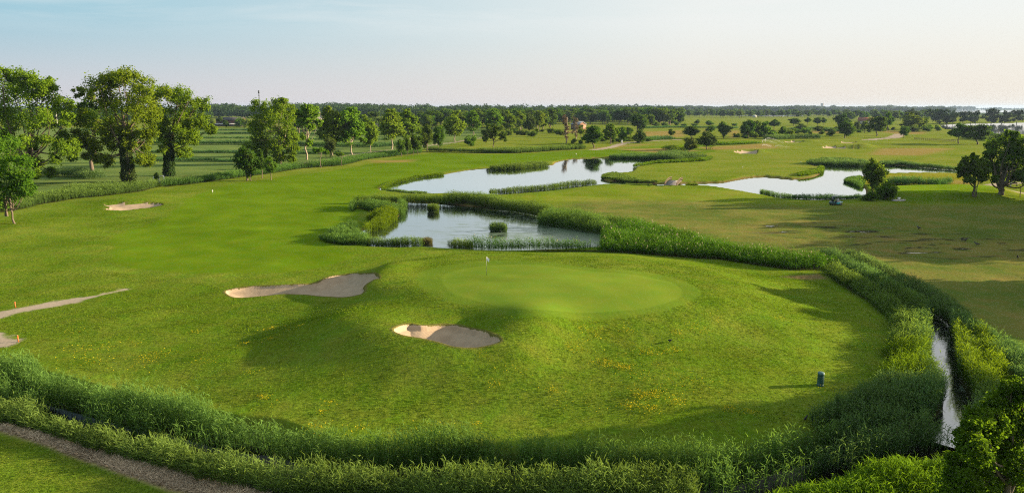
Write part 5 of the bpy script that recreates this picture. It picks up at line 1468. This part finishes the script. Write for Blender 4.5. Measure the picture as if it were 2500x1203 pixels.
# the driver
def person_seated(loc, rz, label):
    P_ = [(0, 0, .06), (.02, 0, .22), (.05, 0, .42), (.04, 0, .54), (.03, 0, .60), (.01, 0, .70), (.005, 0, .80),
          (.05, .18, .48), (-.05, .24, .28), (-.28, .12, .30), (.05, -.18, .48), (-.05, -.24, .28), (-.28, -.12, .30),
          (-.02, .09, .03), (-.42, .11, .04), (-.46, .11, -.38), (-.60, .11, -.42), (-.02, -.09, .03), (-.42, -.11, .04), (-.46, -.11, -.38), (-.60, -.11, -.42), (-.34, .11, .31), (-.34, -.11, .31)]
    E_ = [(0, 1), (1, 2), (2, 3), (3, 4), (4, 5), (5, 6), (3, 7), (7, 8), (8, 9), (3, 10), (10, 11), (11, 12), (0, 13), (13, 14), (14, 15), (15, 16), (0, 17), (17, 18), (18, 19), (19, 20), (9, 21), (12, 22)]
    R_ = [.14, .14, .15, .10, .055, .09, .085, .06, .045, .035, .06, .045, .035, .09, .065, .045, .04, .09, .065, .045, .04, .03, .03]
    me = skin_mesh('person', P_, E_, R_, [SHIRT, TROUS, SKIN], lambda c: 2 if c.z > .585 or (c.x < -.16 and c.z > .2) else 1 if c.z < .10 else 0)
    o = tag(link('person', me, loc=loc), label, 'person'); o.rotation_euler = (0, 0, rz)
    part('hair', [lathe([(.098, .0), (.105, .05), (.085, .10), (.04, .125), (0, .13)], 12, at=(.02, 0, .735))], HAIR, o, 0, True)
    return o
cb = Vector(b) + Vector((math.cos(R(4)) * .22 + .25 * math.sin(R(4)), math.sin(R(4)) * .22 - .25 * math.cos(R(4)), .80))
person_seated(tuple(cb), R(4), 'person in a white shirt and dark trousers driving the golf cart')

# wooden footbridge over the channel
nb, fb2 = W(1637, 453), W(1652, 440.5)
dv = fb2 - nb; Lb = float(np.hypot(*dv))
br = thing('footbridge', 'small arched wooden footbridge crossing the channel between the two ponds', 'footbridge', (float(nb[0]), float(nb[1]), .05), math.atan2(dv[1], dv[0]))
xs = np.linspace(-.5, Lb + .5, 22); arch = lambda x: 0.45 * np.sin(np.clip(x / Lb, 0, 1) * np.pi) ** .9
part('deck', [box((a + .02, -1.5, arch((a + c) / 2) - .06), (c - .02, 1.5, arch((a + c) / 2) + .04)) for a, c in zip(xs[:-1], xs[1:])], PLANK, br)
for sy in (-1, 1):
    part('beam', [tube(np.column_stack([xs, np.full(22, sy * 1.42), arch(xs) - .2]), np.full(22, .14), 6)], WOOD, br)
    px_ = np.linspace(-.3, Lb + .3, 7)
    for x in px_:
        part('post', [box((x - .08, sy * 1.5 - .08, arch(x) - .3), (x + .08, sy * 1.5 + .08, arch(x) + .95))], WOOD, br)
    for hz in (.48, .9):
        part('rail', [tube(np.column_stack([xs, np.full(22, sy * 1.5), arch(xs) + hz]), np.full(22, .075), 6)], WOOD, br)

# birds
def bird_mesh(name, s=1.0):
    P_ = [(0, 0, .20), (.10, 0, .22), (.17, 0, .29), (.21, 0, .34), (.27, 0, .335), (-.12, 0, .18), (-.26, 0, .15), (.01, .035, .12), (.02, .04, .0), (.01, -.035, .12), (.02, -.04, .0)]
    E_ = [(0, 1), (1, 2), (2, 3), (3, 4), (0, 5), (5, 6), (0, 7), (7, 8), (0, 9), (9, 10)]
    R_ = [.085, .075, .045, .045, .014, .06, .02, .02, .01, .02, .01]
    return skin_mesh(name, [tuple(c * s for c in p) for p in P_], E_, [r * s for r in R_], [FEATHER], None, 1)
BIRD = bird_mesh('crow', 1.0); GOOSE = bird_mesh('goose', 1.7)
GOOSE.materials.clear(); GOOSE.materials.append(plain('grey_brown_feathers', (.07, .06, .05), .8, .2, 6))
for i, (px, py, k, lab) in enumerate([(930, 410, 0, 'black crow on the far left fairway, rightmost of the line of crows leading down left'), (888, 441, 0, 'black crow in the middle of the line on the left fairway'), (812, 460, 0, 'lowest black crow on the left fairway'),
        (941, 400, 0, 'crow near the dry patch under the alder cluster'), (995, 402, 0, 'left crow of two by the alder cluster'), (1019, 403, 0, 'right crow of two by the alder cluster'),
        (1635, 836, 0, 'black crow standing in the rough right of the yellow flowers'), (1966, 1027, 0, 'dark crow in the shade near the lower reeds'),
        (2385, 600, 1, 'upright goose standing on the damp brown field'), (2348, 588, 1, 'left goose of two grazing on the damp brown field'), (2356, 590, 1, 'right goose of two grazing on the damp brown field'), (2243, 560, 1, 'goose resting among the damp dark patches'), (2484, 632, 1, 'goose near the right edge of the damp field')]):
    nm, me = (('crow', BIRD), ('goose', GOOSE))[k]
    tag(link(nm, me, loc=on(px, py)), lab, 'bird').rotation_euler = (0, 0, i * 1.9)

# sprinklers throwing arcs of water
SPRAY = leafy('water_spray', (.55, .56, .55), (.8, .8, .78), .5, .02, (1, 1, 1))
rng = np.random.default_rng(77)
for (p0, pk_, p1, n), lab in zip([((1869, 349), (1877, 337), (1914, 354), 2600), ((1862, 350), (1868, 341.5), (1896, 354), 1800), ((1860, 358), (1868, 353), (1883, 362), 1300), ((1893, 360), (1902, 356.5), (1930, 360), 700)],
        ['sprinkler throwing the highest arc of white spray over the far fairway', 'sprinkler throwing the middle arc of white spray', 'sprinkler throwing the lowest short arc of spray', 'sprinkler throwing a faint flat arc to the right']):
    a = np.array(on(*p0)); Y = a[1]
    def vp(q):
        d = ray(*q); t = Y / d[1]; return np.array([d[0] * t, Y, CAM_H + d[2] * t])
    e, m_ = vp(p1), vp(pk_); e[2] = max(e[2], a[2] + .02)
    so = thing('sprinkler', lab, 'sprinkler', tuple(a))
    part('nozzle', [lathe([(.0, -.1), (.10, -.1), (.10, .25), (.05, .32), (.04, .5), (0, .52)], 8)], DARK, so)
    t = rng.uniform(0, 1, n) ** .8
    c0 = np.array([0, 0, .45]); c2 = e - a; c1 = 2 * (m_ - a) - .5 * (c0 + c2); c1[2] = max(c1[2], 2.0)
    p = (1 - t)[:, None] ** 2 * c0 + (2 * t * (1 - t))[:, None] * c1 + (t ** 2)[:, None] * c2
    p += rng.normal(size=(n, 3)) * (.06 + .22 * t)[:, None]; p[:, 2] = np.maximum(p[:, 2] - rng.exponential(.25, n) * t, .03)
    al = unit(rng.normal(size=(n, 3))); sd_ = unit(np.cross(al, rng.normal(size=(n, 3))))
    V, Fk = kites(p, al, sd_, rng.uniform(.04, .10, n), rng.uniform(.03, .06, n), .5)
    s_ = link('spray', make_mesh('spray', V, Fk, SPRAY, {'tint': ('FLOAT', np.repeat(rng.random(n), 4))}), so); s_['kind'] = 'stuff'

# white rail by the ivy trunks, and the low fence by the lagoon
def rail_fence(p0, p1, h, n, rails, mat, name, label, r=.05):
    a, c = np.array(on(*p0)), np.array(on(*p1)); d = c - a
    o = thing(name, label, 'fence', tuple(a))
    for k in range(n):
        q = d * k / (n - 1)
        part('post', [box((q[0] - r, q[1] - r, q[2] - .2), (q[0] + r, q[1] + r, q[2] + h))], mat, o)
    for hz in rails:
        part('rail', [rod((0, -r * 1.6, hz * h), (d[0], d[1] - r * 1.6, d[2] + hz * h), r * .8)], mat, o)
    return o
rail_fence((376, 446), (401, 443), 1.9, 3, (.92,), WHITE, 'white_rail', 'white rail on posts between the two ivy trunked poplars', .07)
rail_fence((2232, 341), (2332, 347), 1.3, 22, (.45, .95), WOOD, 'wooden_fence', 'long low dark wooden fence in front of the lagoon', .09)
for (px, y0, y1), lab in zip([(2304, 310, 297), (2313, 313, 301), (2437, 327, 315), (2392, 301, 294)], ['mooring pole in the lagoon inlet, the left one', 'mooring pole in the lagoon inlet, right of a taller one', 'pole on the lagoon shore behind the largest right edge tree', 'pole at the far lagoon bank under the pines']):
    a = on(px, y0); t = a[1] / ray(px, y1)[1]; hz = CAM_H + ray(px, y1)[2] * t - a[2]
    o = thing('mooring_pole', lab, 'pole', a)
    part('shaft', [rod((0, 0, -1), (0, 0, hz), .22, .18, 7)], WOOD, o); part('cap', [lathe([(.2, hz), (.24, hz + .05), (.22, hz + .3), (0, hz + .35)], 7)], PALE, o)

# board, bench, sign, stones
b = on(1518, 351); o = thing('notice_board', 'white upright notice board beside the pale path bend', 'notice board', b, R(8))
part('panel', [box((-.5, -.05, .5), (.5, .05, 2.0))], WHITE, o, .01)
for s in (-.42, .42): part('leg', [box((s - .05, -.045, -.1), (s + .05, .045, .5))], WHITE, o)
b = on(2475, 454); o = thing('park_bench', 'dark bench beside the white sign on the right path', 'bench', b, R(-6))
part('seat', [box((-.9, -.22, .42), (.9, .22, .48))], WOOD, o, .01); part('backrest', [box((-.9, .2, .55), (.9, .25, .95))], WOOD, o, .01)
for s in (-.75, .75): part('leg', [box((s - .04, -.2, -.05), (s + .04, .2, .42))], DARK, o)
b = on(2467, 456); o = thing('sign_post', 'pale narrow sign post left of the bench on the right path', 'sign', b, 0)
part('post', [box((-.10, -.06, -.05), (.10, .06, 1.5))], PALE, o, .02); part('panel', [box((-.2, -.10, .95), (.2, -.07, 1.5))], WHITE, o, .01)
for i, (px, py, s, lab) in enumerate([(2181, 489, .35, 'leftmost grey stone beside the bright bush'), (2186, 491, .45, 'grey stone just left of the white one'), (2196, 490.5, .5, 'largest grey stone, directly under the white one'), (2203, 490, .4, 'grey stone right of the white one'), (2207, 489, .3, 'rightmost small grey stone by the bright bush')]):
    bm = bmesh.new(); bmesh.ops.create_icosphere(bm, subdivisions=3, radius=1.0)
    for v in bm.verts:
        n_ = 1 + .25 * float(vnoise(np.array(v.co.x * 1.7 + i * 5), np.array(v.co.y * 1.7 + v.co.z), i)); v.co = Vector((v.co.x * 1.3, v.co.y, v.co.z * .62)) * n_ * s
    me = bpy.data.meshes.new('stone'); bm.to_mesh(me); bm.free(); me.materials.append(ROCK)
    tag(link('stone', me, loc=on(px, py, .1 * s)), lab, 'stone')
b = on(2194, 488.5); o = thing('white_basin', 'bright white round basin among the grey stones by the bush', 'basin', (b[0], b[1], b[2] + .25))
part('bowl', [lathe([(0, -.3), (.22, -.3), (.26, 0), (.34, .3), (.30, .3), (.2, .05), (0, .02)], 16)], WHITE, o)

# ---------------------------------------------------------------- houses and masts
def house(name, label, px, ybase, w, dp, hw, hr, rz, wall, roof, nwin=(3, 2), chimney=False, flat_=False, cat='house'):
    o = thing(name, label, cat, on(px, ybase), rz)
    part('wall', [box((-w / 2, -dp / 2, -.3), (w / 2, dp / 2, hw))] + ([] if flat_ else [prism(([(-dp / 2, hw), (0, hw), (dp / 2, hw)], [(-dp / 2, hw + .02), (0, hw + hr - .25), (dp / 2, hw + .02)]), -w / 2, w / 2)][:0]), wall, o)
    if flat_:
        part('roof', [box((-w / 2 - .3, -dp / 2 - .3, hw + .003), (w / 2 + .3, dp / 2 + .3, hw + hr))], roof, o)
    else:
        e = .5
        V = np.array([(-w / 2 - e, -dp / 2 - e, hw - .25), (w / 2 + e, -dp / 2 - e, hw - .25), (w / 2 + e, 0, hw + hr), (-w / 2 - e, 0, hw + hr), (w / 2 + e, dp / 2 + e, hw - .25), (-w / 2 - e, dp / 2 + e, hw - .25)], float)
        V = np.vstack([V, V + [0, 0, .25]])
        Fq = np.array([(6, 7, 8, 9), (9, 8, 10, 11), (1, 0, 3, 2), (2, 3, 5, 4), (0, 1, 7, 6), (4, 5, 11, 10), (1, 2, 8, 7), (2, 4, 10, 8), (3, 0, 6, 9), (5, 3, 9, 11)])
        part('roof', [(V, Fq)], roof, o)
        for sx in (-1, 1):
            x = sx * w / 2
            part('gable', [(np.array([(x, -dp / 2, hw), (x, dp / 2, hw), (x, 0, hw + hr - .05), (x, 0, hw + hr - .06), (x - sx * .2, -dp / 2, hw), (x - sx * .2, dp / 2, hw), (x - sx * .2, 0, hw + hr - .05), (x - sx * .2, 0, hw + hr - .06)]), np.array([(0, 1, 2, 3), (5, 4, 7, 6)]))], wall, o)
        if chimney:
            part('chimney', [box((w * .2 - .4, -.4, hw + hr - 1), (w * .2 + .4, .4, hw + hr + 1.1))], wall, o)
    nx, nz_ = nwin
    for i in range(nx):
        for j in range(nz_):
            x = -w / 2 + w * (i + .5) / nx; z = hw * (j + .35) / nz_; s = min(1.1, w / nx * .35); t_ = min(1.5, hw / nz_ * .5)
            f_ = part('window', [box((x - s / 2 - .08, -dp / 2 - .06, z - .08), (x + s / 2 + .08, -dp / 2 + .02, z + t_ + .08))], WHITE, o)
            part('pane', [box((x - s / 2, -dp / 2 - .07, z), (x + s / 2, -dp / 2 - .055, z + t_))], GLASS, f_)
    for j in range(nz_):
        z = hw * (j + .35) / nz_
        part('window', [box((w / 2 - .02, -.6, z), (w / 2 + .06, .6, z + min(1.5, hw / nz_ * .5)))], GLASS, o)
    return o
house('farmhouse', 'orange and white farmhouse glimpsed through the poplars', 844, 311, 13, 10, 8.0, 3.5, R(-40), OCHRE, TERRA, (4, 2), True)
house('farmhouse', 'white gabled house left of the orange farmhouse', 782, 310, 11, 9, 9, 5, R(-70), CREAM, TERRA, (2, 2), True)
house('farmhouse', 'low white house with an orange roof right of the orange farmhouse', 930, 310, 17, 9, 5.0, 3.5, R(-25), CREAM, TERRA, (5, 1))
house('farmhouse', 'small pale house at the right of the farmhouse group', 953, 304, 8, 8, 7.5, 3.0, R(-50), CREAM, TERRA, (2, 2))
house('barn', 'long dark barn with a red gable end at the edge of the wood', 566, 304, 36, 11, 5.0, 3.5, R(-18), BRICKR, plain('dark_roof', (.05, .045, .05), .8, .1, .6), (6, 1), False, False, 'barn')
house('shed', 'long low shed with a pale flat roof behind the marsh field', 555, 309, 38, 8, 2.6, .5, R(-6), plain('dark_timber', (.05, .045, .04), .9, .2, .6), PALE, (9, 1), False, True, 'shed')
house('lodge', 'orange walled house with a blue grey roof behind the bare poplars', 1412, 316, 11, 9, 4.6, 2.6, R(-52), plain('dull_orange_plaster', (.22, .12, .075), .85, .08, .8), SLATE, (3, 2))
house('house', 'red roofed house half hidden in the trees near the lagoon', 2112, 303, 16, 10, 4.0, 3.8, R(-30), CREAM, TERRA, (4, 1))
house('white_hut', 'tiny white hut on the far lawns below the salt marsh', 1842, 287, 6, 5, 3.5, 1.2, R(-50), WHITE, PALE, (2, 1), False, False, 'hut')
house('white_hut', 'tiny white hut beside the grove on the far lawns', 1706, 282, 6, 5, 3.5, 1.2, R(-50), WHITE, PALE, (2, 1), False, False, 'hut')
# the town on the horizon
for px, ytop, yb, w, lab, roofk in [(1968, 259, 269, 34, 'pale apartment block, left of the horizon town by a leafy hump', 0), (1980, 258.5, 269, 26, 'grey apartment block second from left in the horizon town', 0), (1988, 257.5, 269, 20, 'pink tinted block beside the tallest tower', 0),
        (2006, 252.5, 269, 20, 'tallest tower block on the horizon', 0), (2031, 257.5, 269, 24, 'domed low block right of the tallest tower', 0), (2102, 260.5, 268, 18, 'single block on the low wooded horizon', 0),
        (2168, 262, 268, 40, 'long low white block at the start of the seaside town', 0), (2190, 261.8, 268, 22, 'white block in the middle of the seaside town', 0), (2208, 261, 268, 26, 'taller white block of the seaside town', 0), (2228, 262.3, 268, 30, 'low white block at the right of the seaside town', 0),
        (2268, 263, 268, 24, 'small white block left of the wooded hump by the sea', 0), (2338, 264, 267.3, 7, 'left white villa under the wooded hump by the sea', 0), (2343, 263.7, 267.3, 7, 'middle white villa under the wooded hump by the sea', 0), (2348, 264, 267.3, 7, 'right white villa under the wooded hump by the sea', 0)]:
    a = on(px, yb); t = a[1] / ray(px, ytop)[1]; hz = CAM_H + ray(px, ytop)[2] * t - a[2]
    house('tower_block', lab, px, yb, w, w * .6, hz - 1, 1, R(-25), CREAM if int(px) % 2 == 0 else PALE, PALE, (4, max(2, int(hz / 6))), False, True, 'building')
def mast(px, yb, ytop, r, label, name='mast', mat=DARK, head=True):
    a = on(px, yb); t = a[1] / ray(px, ytop)[1]; hz = float(CAM_H + ray(px, ytop)[2] * t - a[2])
    o = thing(name, label, 'mast', a)
    part('pole', [rod((0, 0, -.3), (0, 0, hz), r * 1.5, r)], mat, o)
    if head:
        part('antenna', [lathe([(0, hz - 3.4), (r * 2.6, hz - 3.3), (r * 2.6, hz - .2), (0, hz)], 10)], mat, o)
        part('antenna', [lathe([(0, hz - 6.2), (r * 1.9, hz - 6.1), (r * 1.9, hz - 5.0), (0, hz - 4.9)], 10)], mat, o)
    return o
mast(637.5, 306, 221, .32, 'thin dark telephone mast with a drum of antennas above the bushy poplar')
mast(140, 306, 198, .45, 'slender white mast seen through the leftmost tall poplar', 'mast', WHITE, False)
mast(1797.5, 269, 254, 2.0, 'church spire on the hazy horizon', 'church_spire', SLATE, False)
mast(1406, 290, 255, .12, 'hair thin mast over the wood behind the bare poplars', 'mast', DARK, False)
a = on(2037, 269)
cr_ = thing('tower_crane', 'tower crane beside the tallest block on the horizon', 'crane', a)
part('mast', [box((-1, -1, 0), (1, 1, 44))], STEEL, cr_); part('jib', [box((-14, -.8, 40.5), (34, .8, 42.5))], STEEL, cr_)

# ---------------------------------------------------------------- air
bm = bmesh.new(); bmesh.ops.create_cube(bm, size=1.0)
me = bpy.data.meshes.new('haze'); bm.to_mesh(me); bm.free()
hz_ = tag(link('haze', me, loc=(0, 0, 27)), 'pale air that fades the far woods', 'haze', kind='stuff')
hz_.scale = (36000, 36000, 60)
hm, hnt, hn, hl, hout = new_mat('haze')
pv = hn.new('ShaderNodeVolumePrincipled'); pv.inputs['Density'].default_value = HAZE; pv.inputs['Color'].default_value = (.36, .50, .72, 1); pv.inputs['Anisotropy'].default_value = 0.2
hl.new(pv.outputs[0], hout.inputs['Volume']); me.materials.append(hm)
